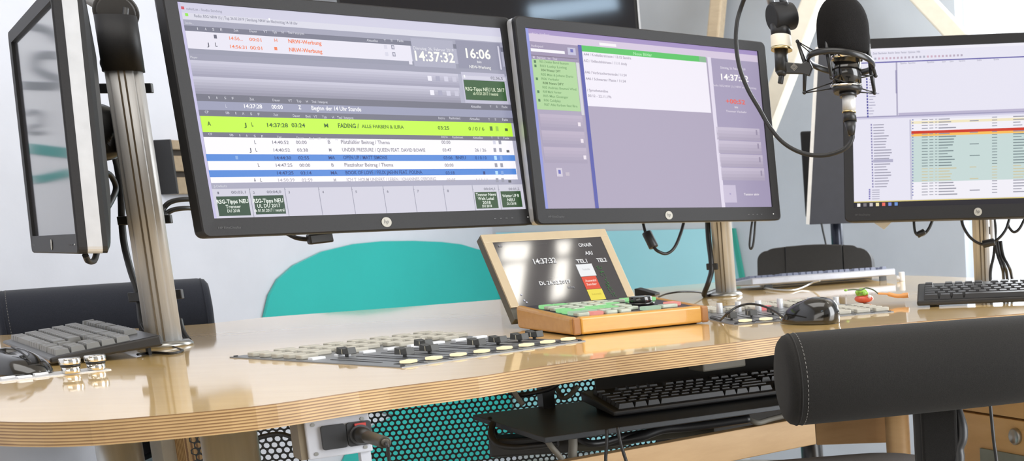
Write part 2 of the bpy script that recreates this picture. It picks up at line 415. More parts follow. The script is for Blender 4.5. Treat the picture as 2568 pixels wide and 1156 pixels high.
# plywood upright with a grey face
P = dep(432, 1130, 2.25); d = Vector((0.50, 0.866, 0)); e = Vector((0.866, -0.50, 0))
R = Matrix((e, d, Vector((0, 0, 1)))).transposed()
g = MB(); g.box((P.x, P.y, (DESK-0.0265)/2), (0.028, 0.055, DESK-0.0265), Matrix.Rotation(-0.35, 3, 'Z'), 0)
g.build('upright', mat('grey_laminate', (176, 170, 156), 0.55), desk, bevel=0.001)
g = MB(); g.box((P.x+0.030, P.y+0.012, (DESK-0.0265)/2), (0.024, 0.05, DESK-0.0265), Matrix.Rotation(-0.35, 3, 'Z'), 0)
def plyv():
    m = ply('plywood_edge_upright'); N = m.node_tree.nodes
    tc = [n for n in N if n.type == 'TEX_COORD'][0]
    sp = [n for n in N if n.type == 'SEPXYZ'][0]; ma = [n for n in N if n.type == 'MATH' and n.operation == 'MULTIPLY_ADD'][0]
    m.node_tree.links.new(sp.outputs['X'], ma.inputs[2]); return m
g.build('upright', plyv(), desk, bevel=0.001)['label'] = 'plywood edge strip of the upright'

# ------------------------------------------------------------------ monitors
SW, SH = 0.518, 0.324
class UI:
    """what a screen shows: flat coloured shapes a hair in front of one another, placed on the screen's own plane"""
    def __init__(s, Mx, w, h, x0=None, z0=None):
        s.M = Mx; s.I = Mx.inverted(); s.mb = MB(); s.mats = []; s.w = w; s.h = h
        s.x0 = -w/2 if x0 is None else x0; s.z0 = -h/2 if z0 is None else z0
    def loc(s, u, v):
        o = s.I @ CAM; d = s.I.to_3x3() @ ray(u, v); t = -o.y/d.y; q = o + d*t; return q.x, q.z
    def x(s, u, v): return s.loc(u, v)[0]
    def z(s, u, v): return s.loc(u, v)[1]
    def mi(s, c):
        m = glow(c)
        if m not in s.mats: s.mats.append(m)
        return s.mats.index(m)
    def cx(s, x): return min(max(x, s.x0), s.x0+s.w)
    def cz(s, z): return min(max(z, s.z0), s.z0+s.h)
    def rl(s, x0, z0, x1, z1, c, k=1):
        x0, x1 = s.cx(min(x0, x1)), s.cx(max(x0, x1)); z0, z1 = s.cz(min(z0, z1)), s.cz(max(z0, z1)); y = -0.0003*k
        s.mb.quad(*[s.M @ Vector(q) for q in ((x0, y, z0), (x1, y, z0), (x1, y, z1), (x0, y, z1))], s.mi(c))
    def rect(s, a, b, c, k=2):
        xa, za = s.loc(*a); xb, zb = s.loc(*b); s.rl(xa, za, xb, zb, c, k)
    def grad(s, x0, z0, x1, z1, c0, c1, n=6, k=1):     # z0 is the top
        for i in range(n):
            t = (i+0.5)/n; c = tuple(int(a+(b-a)*t) for a, b in zip(c0, c1))
            s.rl(x0, z0+(z1-z0)*i/n, x1, z0+(z1-z0)*(i+1)/n, c, k)
    def text(s, u, v, txt, h, w, c, k=4):
        vs, fs = glyphs(txt, 0.022 if h > 9.2 else 0.012)
        if not vs: return
        bx0 = min(p[0] for p in vs); bx1 = max(p[0] for p in vs)
        x, z = s.loc(u, v); hz = abs(s.z(u, v-h)-z); wx = abs(s.x(u+w, v)-x)
        sx = wx/max(1e-6, bx1-bx0); sz = hz/0.70; y = -0.0003*k
        s.mb.add([s.M @ Vector((x+(p[0]-bx0)*sx, y, z+p[1]*sz)) for p in vs], fs, s.mi(c))
    def build(s, name, parent):
        return s.mb.build(name, s.mats, parent, fix=False)

def loop_frame(mb, Mx, lo, yo, li, yi, mi=0):
    n = len(lo); a = [Mx @ Vector((x, yo, z)) for x, z in lo]; b = [Mx @ Vector((x, yi, z)) for x, z in li]
    mb.add(a+b, [(i, (i+1) % n, n+(i+1) % n, n+i) for i in range(n)], mi)
HPT = 'hp'
def monitor(center, right, up, n, label, group='computer monitors on the desk', silver_side=True, mark=True):
    r = Vector(right).normalized(); u = Vector(up); u = (u - r*u.dot(r)).normalized(); nn = u.cross(r)*-1
    if nn.dot(Vector(n)) < 0: nn = -nn
    c = Vector(center) + Vector((0, 0, CAM.z))
    Mx = frame(c, r, nn, u)
    t = thing('monitor', label, 'monitor', Mx, group=group)
    W2, T, B = SW/2+0.0195, SH/2+0.0195, -SH/2-0.0285
    def oc(e, rad): return rrect(-W2+e, B+e, W2-e, T-e, rad, 4)
    inn = rrect(-SW/2, -SH/2, SW/2, SH/2, 0.0004, 4)
    g = MB()
    loop_frame(g, Mx, oc(0.002, 0.009), -0.006, inn, -0.0045); loop_frame(g, Mx, inn, -0.0045, inn, 0.001)
    loop_frame(g, Mx, oc(0, 0.010), -0.004, oc(0.002, 0.009), -0.006); loop_frame(g, Mx, oc(0, 0.010), 0.006, oc(0, 0.010), -0.004)
    back = [Mx @ Vector((x, 0.006, z)) for x, z in oc(0, 0.010)]; g.add(back, [tuple(range(len(back)))])
    g.build('bezel', BEZEL, t, fix=False)
    g = MB(); lo = oc(0.0005, 0.01)
    loop_frame(g, Mx, lo, 0.006, lo, 0.024); g.add([Mx @ Vector((x, 0.024, z)) for x, z in lo], [tuple(range(len(lo)))])
    sb_ = g.build('side_band', SILVER if silver_side else BEZEL, t, fix=False)
    if silver_side: sb_['label'] = 'silver side band'
    g = MB(); a = oc(0.001, 0.01); b1 = oc(0.01, 0.02); b2 = [(x*0.62, z*0.6) for x, z in oc(0.0, 0.02)]
    loop_frame(g, Mx, a, 0.024, a, 0.030); loop_frame(g, Mx, a, 0.030, b1, 0.036); loop_frame(g, Mx, b1, 0.036, b2, 0.054)
    g.add([Mx @ Vector((x, 0.054, z)) for x, z in b2], [tuple(range(len(b2)))])
    g.build('back_shell', BLACK, t, fix=False)
    if mark:
        q = Mx @ Vector((0, -0.0062, -SH/2-0.0150)); g = MB()
        g.cyl(q, q - nn*0.0006, 0.0083, n=28); e = g.build('emblem', mat('emblem_silver', (164, 162, 154), 0.5), t)
        e['label'] = 'round silver emblem with dark hp letters'
        vs, fs = glyphs('hp'); g = MB(); bx = [p[0] for p in vs]; bz = [p[1] for p in vs]; mx = (min(bx)+max(bx))/2; mz = (min(bz)+max(bz))/2
        k = 0.0088
        g.add([Mx @ Vector(((p[0]-mx)*k+(p[1]-mz)*k*0.22, -0.0070, -SH/2-0.0150+(p[1]-mz)*k*1.15)) for p in vs], fs)
        # letters are part of the emblem
        lt = g.build('lettering', mat('emblem_dark', (60, 60, 62), 0.5), e, fix=False)
        q = Mx @ Vector((W2-0.021, -0.0060, B+0.0135)); g = MB(); g.cyl(q, q-nn*0.0006, 0.0012, n=10); g.build('power_light', WHITEP, t)
        g = MB()
        for i in range(4):
            q = Mx @ Vector((W2-0.052-0.011*i, -0.0060, B+0.013)); lbx = MB()
            g.box(q, (0.004, 0.0006, 0.0012), Mx.to_3x3())
        g.build('menu_button', mat('button_grey', (74, 74, 76), 0.5), t)
        vs, fs = glyphs('HP EliteDisplay'); g = MB()
        g.add([Mx @ Vector((-W2+0.022+p[0]*0.0052, -0.0061, B+0.012+p[1]*0.0052)) for p in vs], fs)
        g.build('lettering', mat('button_grey', (74, 74, 76), 0.5), t, fix=False)
    return t, Mx

# --- first front monitor: playlist of the on-air program
m1, MM1 = monitor((-1.0897, 2.245, 0.1618), (0.634, 0.7733, -0.0035), (-0.0642, 0.0572, 0.9963), (-0.7706, 0.6315, -0.0859), 'large dark monitor with green and blue playlist rows, nearest of the pair', silver_side=False)
ui = UI(MM1, SW, SH); X0, X1 = -SW/2, SW/2
L = lambda y: ui.z(447+0.172*y, y)
def band(y0, y1, c, xa=X0, xb=X1, k=1): ui.rl(xa, L(y0), xb, L(y1), c, k)
ui.rl(X0, -SH/2, X1, SH/2, (172, 172, 192), 0)
band(4, 31, (204, 202, 222)); band(31, 48, (214, 213, 226)); band(48, 63, (158, 158, 178)); band(63, 76.5, (112, 113, 132))
xe = ui.x(1028, 110); xi = ui.x(464, 76); 
band(76.5, 121, (228, 225, 238), xi, xe); band(121, 134, (146, 147, 166)); band(134, 150, (150, 150, 170))
ui.grad(X0, L(150), ui.x(1150, 200), L(191), (200, 198, 216), (152, 151, 172)); ui.grad(X0, L(191), ui.x(1155, 250), L(235), (200, 198, 216), (140, 139, 158))
band(235, 253, (108, 108, 124)); band(253, 275, (150, 152, 178)); band(275, 290.6, (108, 108, 124))
band(290.6, 331, (194, 246, 56), ui.x(503, 300), ui.x(1284, 325)); band(331, 343.5, (108, 107, 124), ui.x(509, 336), X1)
band(343.5, 459, (247, 244, 250), ui.x(511, 350), ui.x(1290, 390))
band(386.5, 404, (74, 132, 214), ui.x(517, 395), ui.x(1291, 395), 2); band(427, 444.5, (74, 132, 214), ui.x(524, 435), ui.x(1294, 430), 2)
band(459, 474, (164, 163, 184)); band(474, 548, (206, 204, 218))
# left light frame
ui.rl(X0, -SH/2, X0+0.005, SH/2, (196, 190, 226), 2)
# clock panel, countdown panel
ui.rect((1028.5, 95), (1144, 172), (168, 168, 188), 2); ui.rect((1141, 101), (1262, 176), (140, 140, 162), 3); ui.rect((1246, 116), (1258, 175), (214, 212, 228), 4)
ui.rect((1024, 150), (1034, 162), (226, 224, 236), 3)
ui.text(1041.5, 151.5, '14:37:32', 24, 98, (250, 249, 240)); ui.text(1036, 124, 'Dienstag, 26. Februar 2019', 7.5, 100, (222, 221, 230))
ui.text(1169, 145, '16:06', 23.5, 61, (250, 249, 240)); ui.text(1196, 158, 'bis', 6, 11, (235, 234, 238)); ui.text(1177, 171, 'NRW-Werbung', 7.5, 53, (240, 239, 236))
# header words
hw = (206, 206, 216)
def heads(y, lst, s=6.2):
    for x, t, wd in lst: ui.text(x, y + (x-560)*0.042, t, s, wd, hw)
heads(78, [(494, 'I', 2), (513, 'A', 5), (532, 'S', 5), (552, 'E', 5), (585, 'Zeit', 12), (625, 'Dauer', 19), (660, 'VT', 10), (682, 'Typ', 12), (706, 'H', 5), (721, 'Titel / Interpret', 41)])
ui.text(463, 60, 'Sende...', 5.5, 22, hw); ui.text(919, 104, 'Aktuelles', 6, 28, hw); ui.text(962, 104, 'T', 5, 5, hw); ui.text(979, 104, 'S', 5, 5, hw); ui.text(996, 105, 'Fade', 6, 15, hw)
heads(249, [(523, 'I', 2), (541, 'A', 5), (562, 'S', 5), (581, 'F', 5), (625, 'Zeit', 12), (683, 'Dauer', 19), (722, 'VT', 10), (743, 'Typ', 12), (767, 'H', 5), (781, 'Titel / Interpret', 40)])
ui.text(1180, 270, 'Aktuelles', 6, 26, hw); ui.text(1228, 270, 'T', 5, 4, hw); ui.text(1243, 270, 'S', 5, 4, hw); ui.text(1258, 271, 'Fade', 6, 14, hw)
heads(286, [(513, 'CP', 10), (565, 'SB', 10), (590, 'I', 2), (607, 'A', 5), (627, 'S', 5), (646, 'F', 5), (685, 'Zeit', 12), (734, 'Dauer', 18), (766, 'Bed', 12), (786, 'VT', 9), (807, 'Typ', 12), (832, 'H', 5), (845, 'Titel / Interpret', 41)])
ui.text(1099, 299, 'Intro', 6, 16, hw); ui.text(1126, 299, 'Radiotext', 6, 28, hw); ui.text(1177, 301, 'Aktuelles', 6, 25, hw); ui.text(1224, 302, 'T', 5, 4, hw); ui.text(1240, 302, 'S', 5, 4, hw); ui.text(1259, 303, 'Fade', 6, 14, hw)
heads(341, [(522, 'CP', 10), (575, 'SB', 10), (600, 'I', 2), (616, 'A', 5), (636, 'S', 5), (655, 'F', 5), (694, 'Zeit', 12), (743, 'Dauer', 18), (775, 'Bed', 12), (795, 'VT', 9), (816, 'Typ', 12), (841, 'H', 5), (854, 'Titel / Interpret', 41)], 5.8)
ui.text(1106, 346, 'Intro', 5.5, 16, hw); ui.text(1134, 347, 'Radiotext', 5.5, 27, hw); ui.text(1185, 348, 'Aktuelles', 5.5, 25, hw); ui.text(1231, 348, 'T', 5, 4, hw); ui.text(1247, 348, 'S', 5, 4, hw); ui.text(1262, 349, 'Fade', 5.5, 14, hw)
ui.rect((453, 16), (462, 24), (206, 70, 84), 3); ui.rect((463, 33), (472, 41), (140, 226, 60), 3)
ui.text(467, 25, 'mAirList - Studio Sendung', 6, 88, (150, 150, 168)); ui.text(487, 43, 'Radio: RSG NRW (1) | Tag: 26.02.2019 | Sendung: NRW am Nachmittag 14-18 Uhr', 7, 256, (128, 128, 146))
orr = (238, 120, 70)
for y, ic, z, dd, ty in ((101, 0, '14:56...', '00:01', 'H'), (122, 1, '14:56:31', '00:01', 'I')):
    ui.text(575+0.1*(y-100), y-1, z, 8.5, 33 if ic == 0 else 41, orr); ui.text(625+0.1*(y-100), y+2, dd, 8.5, 30, orr); ui.text(688, y+4, ty, 8, 7, orr); ui.text(723+0.1*(y-100), y+7, 'NRW-Werbung', 9.5, 82, orr)
for dx, dy in ((0, 0), (3, 18)): ui.rect((962+dx, 113+dy), (971+dx, 123+dy), (212, 210, 226), 3); ui.rect((980+dx, 113+dy), (989+dx, 124+dy), (140, 140, 160), 3); ui.rect((982+dx, 115+dy), (987+dx, 122+dy), (214, 212, 226), 4)
ui.rect((535, 87), (544, 97), (92, 92, 112), 3); ui.text(519, 116, 'J', 9, 5, (80, 80, 96)); ui.text(540, 117, 'L', 10, 5, (70, 70, 86))
for y in (197, 233):
    for i, c in enumerate(((236, 234, 244), (164, 163, 186), (206, 204, 222), (196, 194, 212))): ui.rect((1071+(y-197)*0.17+i*20.5, y-7+i*0.8), (1083+(y-197)*0.17+i*20.5, y+6+i*0.8), c, 3)
ui.text(477, 146, 'Player', 5.5, 18, hw)
# cartridge box on the right
ui.rect((1155, 180), (1275, 262), (190, 188, 208), 2); ui.rect((1157, 189), (1268, 203), (206, 204, 220), 3); ui.rect((1161, 200), (1271, 254), (36, 84, 34), 4)
ui.text(1230, 199, '02:36,5', 6.5, 30, (96, 96, 112)); ui.text(1167, 227, 'RSG-Tipps NEU UL 2017', 9, 97, (232, 242, 214), 5); ui.text(1186, 238, 'ab 01.01.2017 / neutral', 7.5, 62, (222, 234, 200), 5); ui.rect((1161, 188), (1166, 195), (240, 240, 244), 5)
ui.text(612, 271, '14:37:28', 10, 45, (246, 245, 248)); ui.text(681, 273, '00:00', 10, 28, (246, 245, 248)); ui.text(748, 274, 'Z', 9.5, 7, (246, 245, 248)); ui.text(781, 276, 'Beginn der 14 Uhr Stunde', 10.5, 124, (246, 245, 248)); ui.text(565, 270, 'L', 9, 4, (196, 198, 214))
gk = (46, 92, 22)
ui.text(520, 315, 'A', 10, 9, gk); ui.text(612, 318, 'J', 10, 6, gk); ui.text(631, 317, 'L', 10, 4, gk); ui.text(670, 318.5, '14:37:28', 10, 52, gk); ui.text(731, 319, '03:24', 10, 34, gk); ui.text(813, 319.5, 'M', 9.5, 10, gk)
ui.text(848, 320.5, 'FADING /', 11, 52, gk); ui.text(907, 321, 'ALLE FARBEN & ILIRA', 8.5, 105, gk); ui.text(1098, 325, '03:25', 9, 28, gk); ui.text(1175, 327, '0 / 0 / 6', 9, 39, gk); ui.rect((1227, 317), (1235, 328), (70, 112, 40), 4); ui.rect((1242, 317), (1250, 329), (150, 200, 60), 4); ui.rect((1265, 322), (1273, 329), (46, 84, 26), 4)
dk = (120, 118, 132); bk = (20, 52, 122)
rows = [(361, dk, '', 'L', '14:40:52', '00:00', 'B', 'Platzhalter Beitrag / Thema', '00:00', '', ''), (380.5, dk, 'J', 'L', '14:40:52', '03:38', 'M', 'UNDER PRESSURE / QUEEN FEAT. DAVID BOWIE', '03:47', '', '26 / 26'),
        (400, bk, '', '', '14:44:30', '02:55', 'MA', 'OPEN UP / MATT SIMONS', '03:06', 'BNEU', '0 / 0 / 0'), (418.5, dk, '', 'L', '14:47:25', '00:00', 'B', 'Platzhalter Beitrag / Thema', '00:00', '', ''),
        (438, bk, '', '', '14:47:25', '03:14', 'MA', 'BOOK OF LOVE / FELIX JAEHN FEAT. POLINA', '03:18', '', '1'), (456, (176, 172, 182), 'A', 'L', '14:50:39', '02:59', 'M', 'ICH T. HOLM UNDERT / LEBEN / JOHANNES OERDING', '03:05', '', '1 / 1 / 1')]
for i, (y, c, a, bb, z, dd, ty, ti, le, rt, ak) in enumerate(rows):
    dx = (y-361)*0.155
    if a: ui.text(622+dx, y, a, 9, 5, (70, 70, 86))
    if bb: ui.text(638+dx, y, bb, 9, 4, (60, 60, 76))
    ui.text(683+dx, y, z, 8.2, 41, c); ui.text(742+dx, y, dd, 8.2, 27, c); ui.text(822+dx-(4 if len(ty) == 2 else 0), y-0.5, ty, 8, 6+10*(len(ty)-1), c)
    wd = {0: 122, 1: 208, 2: 110, 3: 122, 4: 192, 5: 224}[i]
    ui.text(855+dx, y-0.5, ti, 9, wd, c); ui.text(1107+dx*0.9, y-0.3, le, 8, 22, c)
    if rt: ui.text(1143, y-0.5, rt, 8, 25, c)
    if ak: ui.text(1190+dx*0.3+(18 if ak == '1' else 0), y-0.2, ak, 8, 5 if ak == '1' else 28, c)
    cc = (150, 150, 166) if c != bk else (120, 160, 222)
    ui.rect((1249+dx*0.5, y-9), (1257+dx*0.5, y+1), cc, 3); ui.rect((1235+dx*0.5, y-9), (1243+dx*0.5, y+1), (cc[0]+60, cc[1]+60, min(255, cc[2]+60)) if i % 2 == 0 else cc, 3)
    if i in (1, 5): ui.rect((1268+dx*0.4, y-4), (1276+dx*0.4, y+2), (80, 80, 90), 3)
ui.rect((589, 391), (597, 400), (130, 168, 224), 3)
ui.text(535, 470, 'JJ-Defaults', 6, 34, hw)
cells = [533, 622.5, 711, 796, 879, 958, 1034, 1109, 1182, 1247, 1310]
for i in range(10):
    x0, x1 = cells[i], cells[i+1]; sk = 16
    if i: ui.rect((x0+3, 474), (x0+4.5, 476), (140, 140, 158), 3); a = ui.x(x0+5, 490); ui.rl(a-0.0004, L(474), a+0.0004, L(548), (140, 140, 158), 3)
    if i not in (8, 9): ui.text(x0+12, 487-0.009*(x0-530), str(i+1), 6, 4, (110, 110, 126))
green = (28, 66, 40)
ui.rect((541, 493), (629, 540), green, 4); ui.rect((634, 491), (717, 536), green, 4); ui.rect((1189, 482), (1250, 522), (30, 70, 26), 4); ui.rect((1254, 480), (1310, 519), (30, 70, 26), 4)
ui.text(580, 486, '00:03,1', 7, 36, (110, 110, 126)); ui.text(669, 485, '00:04,0', 7, 36, (110, 110, 126)); ui.text(1213, 477, '00:04,1', 6, 28, (120, 120, 134)); ui.text(1275, 477, '00:01,2', 6, 27, (120, 120, 134))
wt = (238, 244, 236)
ui.text(543, 511, 'RSG-Tipps NEU', 10, 80, wt, 5); ui.text(566, 523, 'Trenner', 9, 38, wt, 5); ui.text(570, 533, 'DU 2018', 7.5, 31, wt, 5)
ui.text(635, 509, 'RSG-Tipps NEU', 10, 75, wt, 5); ui.text(645, 521, 'UL DU 2017', 9, 58, wt, 5); ui.text(637, 532, 'ab 01.01.2017 / neutral', 7.5, 76, wt, 5)
ui.text(1193, 492, 'Trenner News', 7.5, 50, wt, 5); ui.text(1198, 502, 'Welt Lokal', 7.5, 40, wt, 5); ui.text(1210, 512, '2018', 7.5, 20, wt, 5); ui.text(1209, 520, 'DU 2018', 6, 24, wt, 5)
ui.text(1259, 495, 'Wetter UF B', 7.5, 42, wt, 5); ui.text(1272, 505, 'NEU', 7.5, 18, wt, 5); ui.text(1271, 514, 'DU 2018', 6, 23, wt, 5)
# mouse pointer
ui.rect((672, 46), (677, 52), (250, 250, 252), 5)
ui.build('screen', m1)

# --- second front monitor
m2, MM2 = monitor((-0.716, 2.64, 0.154), (0.6593, 0.7515, -0.0243), (-0.039, 0.0664, 0.997), (-0.7509, 0.6563, -0.0731), 'dark monitor with mauve screen and white text box, beside the microphone')
ui = UI(MM2, SW, SH)
mau = (168, 158, 182)
ui.rl(X0, -SH/2, X1, SH/2, mau, 0)
z1 = ui.z(1321, 83); z2 = ui.z(1327, 103)
ui.rl(X0, SH/2, X1, z1, (158, 138, 190), 1); ui.rl(X0, z1, X1, z2, (208, 194, 216), 1); ui.rl(X0, z2, ui.x(1452, 120), ui.z(1331, 150), (150, 138, 168), 1)
ui.rl(X0, -SH/2, X0+0.0075, SH/2, (140, 146, 214), 2)
ui.text(1330, 86, 'mAirList - NoteBoard', 5.5, 46, (214, 200, 222)); ui.rect((1502, 107), (1545, 118), (240, 236, 240), 3); ui.text(1331, 117, 'Audiopool', 6, 30, (212, 204, 220))
ui.rect((1330, 121), (1416, 136), (240, 238, 242), 3); ui.rect((1422, 119), (1444, 139), (190, 186, 212), 3); ui.rect((1429, 123), (1437, 132), (96, 96, 176), 4)
ui.rect((1331, 137), (1448, 149), (118, 106, 124), 2); ui.text(1336, 146, 'M   Startzeit   Int   Titel', 5.5, 60, (214, 206, 218), 3)
ui.rl(ui.x(1333, 150), ui.z(1333, 147.5), ui.x(1443, 160), ui.z(1346, 274), (170, 208, 150), 3); ui.rl(ui.x(1444, 160), ui.z(1333, 147.5), ui.x(1452, 165), ui.z(1346, 283), (206, 204, 212), 3)
for i in range(11):
    y = 157+i*10.8; dx = (y-150)*0.112; bold = i in (2, 5)
    ui.text(1352+dx+(2 if bold else 0), y, ['R02 Zweiter Bernd Baumann', 'R03 Lucky Loving', 'R04 Wetter DFY', 'R05 Max & Johann Dario', 'R06 Verkehr', 'R08 News DFY', 'R05 Andreas Bourani Wind', 'R08 Mark Forster', 'R05 Max Giesinger', 'R06 Coldplay', 'R07 Alle Farben feat Ilira'][i], 6, [72, 66, 48, 80, 44, 52, 84, 46, 62, 42, 82][i], (58, 96, 42) if bold else (106, 150, 96))
    if i in (0, 1, 4, 7, 9): ui.rect((1337+dx, y-6), (1343+dx, y+1), (60, 110, 70), 4)
# blue bar, green title, white note
xa = ui.x(1448, 113); xb = ui.x(1457, 113)
ui.rl(xa, ui.z(1452, 113), xb, -SH/2, (72, 76, 164), 4)
zt = ui.z(1457, 113.5); zg = ui.z(1460, 129); xr = ui.x(1770, 150)
ui.rl(xb, zt, ui.x(1753, 150), zg, (72, 190, 86), 2); ui.rl(ui.x(1753, 150), zt, xr, zg, (126, 176, 136), 2); ui.text(1588, 138, 'Neue Bilder', 7.5, 46, (176, 232, 178))
ui.rl(xb, zg, ui.x(1775, 200), ui.z(1475, 266), (236, 231, 242), 2)
nt = (150, 142, 160)
for x, y, t, w_ in ((1463, 137, 'A44 / Krefelderstrasse / 13:15 Sandra', 118), (1463, 153, 'A52 / Uellendahlstrasse / 11:11 Andy', 108), (1466, 182, 'A46 / Verbraucherzentrale / 11:24', 104), (1468, 198, 'A46 / Schwarzer Platte / 11:24', 100), (1472, 227, '/ Spruchstundine', 52), (1474, 241, '05/12 - 22.11.19h', 58)):
    ui.text(x, y+2, t, 6.5, w_, nt)
xv0 = ui.x(1773, 146); xv1 = ui.x(1782, 146); ui.rl(xv0, ui.z(1773, 143), xv1, -SH/2, (222, 214, 232), 3)
ui.rl(xv1, z2, X1, -SH/2, (160, 150, 180), 2)
ui.text(1806, 172, 'Dienstag, 26. Februar 2019', 5.5, 62, (226, 220, 230)); ui.text(1808, 200, '14:37:32', 15, 68, (248, 244, 244)); ui.text(1787, 216, 'Radio: RSG NRW (1) | NRW am Nachmittag', 5, 108, (216, 208, 222)); ui.text(1820, 259, '+00:52', 11, 48, (232, 92, 74)); ui.text(1842, 271, 'bis', 5, 8, (236, 230, 234)); ui.text(1820, 281, 'Trenner Verkehr', 5, 52, (226, 218, 228))
for i in range(4):
    y = 318+i*34; x = 1795+i*4
    ui.grad(ui.x(x, y), ui.z(x, y), ui.x(x+108, y), ui.z(x+4, y+32), (196, 186, 206), (166, 156, 178), 4, 3); ui.rect((x+99, y+8), (x+104, y+21), (150, 140, 164), 4)
ui.rect((1812, 464), (1848, 508), (196, 186, 210), 3); ui.text(1829, 489, '>', 5, 4, (86, 76, 160)); ui.text(1865, 490, 'Tastatur aktiv', 5.5, 38, (240, 234, 238))
for i in range(3):
    y = 285+i*41.5; x = 1346+i*5; ui.grad(ui.x(x+6, y), ui.z(x, y), ui.x(x+113, y), ui.z(x+5, y+40), (186, 174, 194), (160, 150, 174), 5, 2); ui.rect((x+102+i*2, y+22), (x+110+i*2, y+32), (232, 222, 232), 4)
ui.rect((1394, 421), (1411, 443), (206, 198, 214), 3); ui.rect((1399, 426), (1406, 436), (96, 96, 180), 4); ui.rect((1417, 432), (1428, 441), (190, 180, 194), 3)
ui.build('screen', m2)

# --- right-hand monitor
m3, MM3 = monitor((-0.0914, 2.7315, 0.1373), (0.9933, -0.1151, -0.0061), (0.022, 0.1373, 0.9903), (0.1131, 0.9838, -0.1389), 'dark monitor with bright white table and red row, right of the microphone', silver_side=False)
ui = UI(MM3, SW, SH)
ui.rl(X0, -SH/2, X1, SH/2, (230, 228, 242), 0)
V = lambda y: ui.z(2150, y)
ui.rl(X0, SH/2, X1, V(131), (238, 236, 246), 1); ui.rl(X0, V(157.5), X1, V(160.5), (104, 100, 170), 2); ui.rl(ui.x(2247, 200), V(160.5), ui.x(2251, 200), V(296), (176, 172, 196), 2); ui.rl(ui.x(2246, 200), V(180), ui.x(2249.5, 200), V(238), (150, 146, 180), 3)
ui.rl(X0, V(293), X1, V(296), (160, 156, 188), 2); ui.rl(X0, V(296), X1, V(300), (204, 200, 224), 2); ui.rl(ui.x(2252, 200), V(287), X1, V(293), (186, 180, 206), 2)
ui.text(2190, 137, 'Datei  Bearbeiten  Ansicht  Extras  Fenster  Optionen  Hilfe', 5, 118, (150, 148, 170))
for i in range(24): ui.rect((2193+i*9.4, 145-i*0.38), (2198+i*9.4, 150-i*0.38), (170+(i*37) % 40, 172, 190), 3)
for x, w_ in ((2258, 16), (2278, 18), (2325, 18), (2363, 9), (2382, 10), (2405, 16), (2450, 12), (2492, 14)): ui.text(x, 161-(x-2258)*0.042, 'Spalte', 4, w_, (168, 166, 184))
for i in range(14): ui.rect((2172+i*0.2, 196+i*7.2), (2176+i*0.2, 201+i*7.2), (84, 82, 158), 3); ui.rect((2180, 198.5+i*7.2), (2180+[8, 10, 12, 9, 14, 25, 16, 10, 14, 16, 8, 12, 10, 9][i], 200+i*7.2), (172, 170, 192), 3)
for i in range(23):
    y = 313+i*7.05; x = 2184+i*0.18; ui.rect((x-0.5, y-2), (x+3, y+2.4), (136, 132, 178), 3); ui.rect((x+6, y-0.6), (x+6+[27, 26, 28, 27, 38, 33, 32, 30, 30, 44, 45, 40, 38, 46, 40, 30, 33, 41, 42, 34, 36, 33, 30][i], y+0.9), (160, 158, 176), 3)
ui.rect((2190, 400.5), (2240, 406.5), (178, 176, 200), 4)
for i in range(5): ui.rect((2179, 474+i*5.5), (2183, 478+i*5.5), (128, 122, 184), 3); ui.rect((2187, 476+i*5.5), (2206, 477.4+i*5.5), (170, 168, 186), 3)
tx = ui.x(2286, 350)
T = lambda y: ui.z(2290, y)
ui.rl(tx, T(300), X1, T(500), (240, 238, 246), 2); ui.rl(tx, T(304.5), X1, T(311), (240, 230, 196), 3); ui.rl(tx, T(329), X1, T(336), (206, 58, 40), 4); ui.rl(tx, T(336), X1, T(342.5), (248, 190, 92), 4); ui.rl(tx, T(342.5), X1, T(457), (198, 216, 214), 3)
ui.rl(ui.x(2281.5, 350), T(300), tx, T(500), (196, 194, 214), 3)
random.seed(3)
for i in range(27):
    y = 301+i*7.25
    if 326 < y < 336: continue
    c = (150, 150, 164) if y < 343 or y > 456 else ((120, 136, 140) if i < 17 else (206, 196, 160))
    for x, w_ in ((2312, 15), (2331, 10), (2345, 6), (2354, 22+random.random()*26), (2541, 18+random.random()*20), (2488, 13)):
        ui.rect((x, y-0.6-(x-2290)*0.036), (x+w_, y+0.9-(x-2290)*0.036), c, 5)
    if i % 4 == 1: ui.rect((2432, y-6), (2447+random.random()*12, y-4.5), c, 5)
    ui.rect((2288, y-1.5), (2291, y+1.5), (128, 132, 186), 5)
ui.rl(X0, V(505.5), X1, V(508), (214, 198, 120), 3); ui.rl(X0, V(508), X1, -SH/2, (38, 36, 44), 3)
for i, c in enumerate(((244, 240, 236), (120, 116, 122), (196, 190, 194), (240, 226, 176), (236, 110, 96), (120, 140, 216), (110, 150, 214))): ui.rect((2150+i*15.6, 510.5-i*0.5), (2158+i*15.6, 518.5-i*0.5), c, 4)
ui.build('screen', m3)

# --- monitor on the left pole, seen almost edge-on, switched off
m0, MM0 = monitor((-1.5302, 2.1052, 0.1461), (0.6727, -0.7399, 0.0077), (0.0285, 0.0363, 0.9989), (0.7394, 0.6717, -0.0455), 'switched-off monitor turned edge-on at the far left, on the left pole')
g = MB(); g.quad(*[MM0 @ Vector(q) for q in ((X0, 0, -SH/2), (X1, 0, -SH/2), (X1, 0, SH/2), (X0, 0, SH/2))])
g.build('screen', mat('dark_panel_glass', (70, 70, 74), 0.08, spec=0.9, noise=0.02), m0, fix=False)

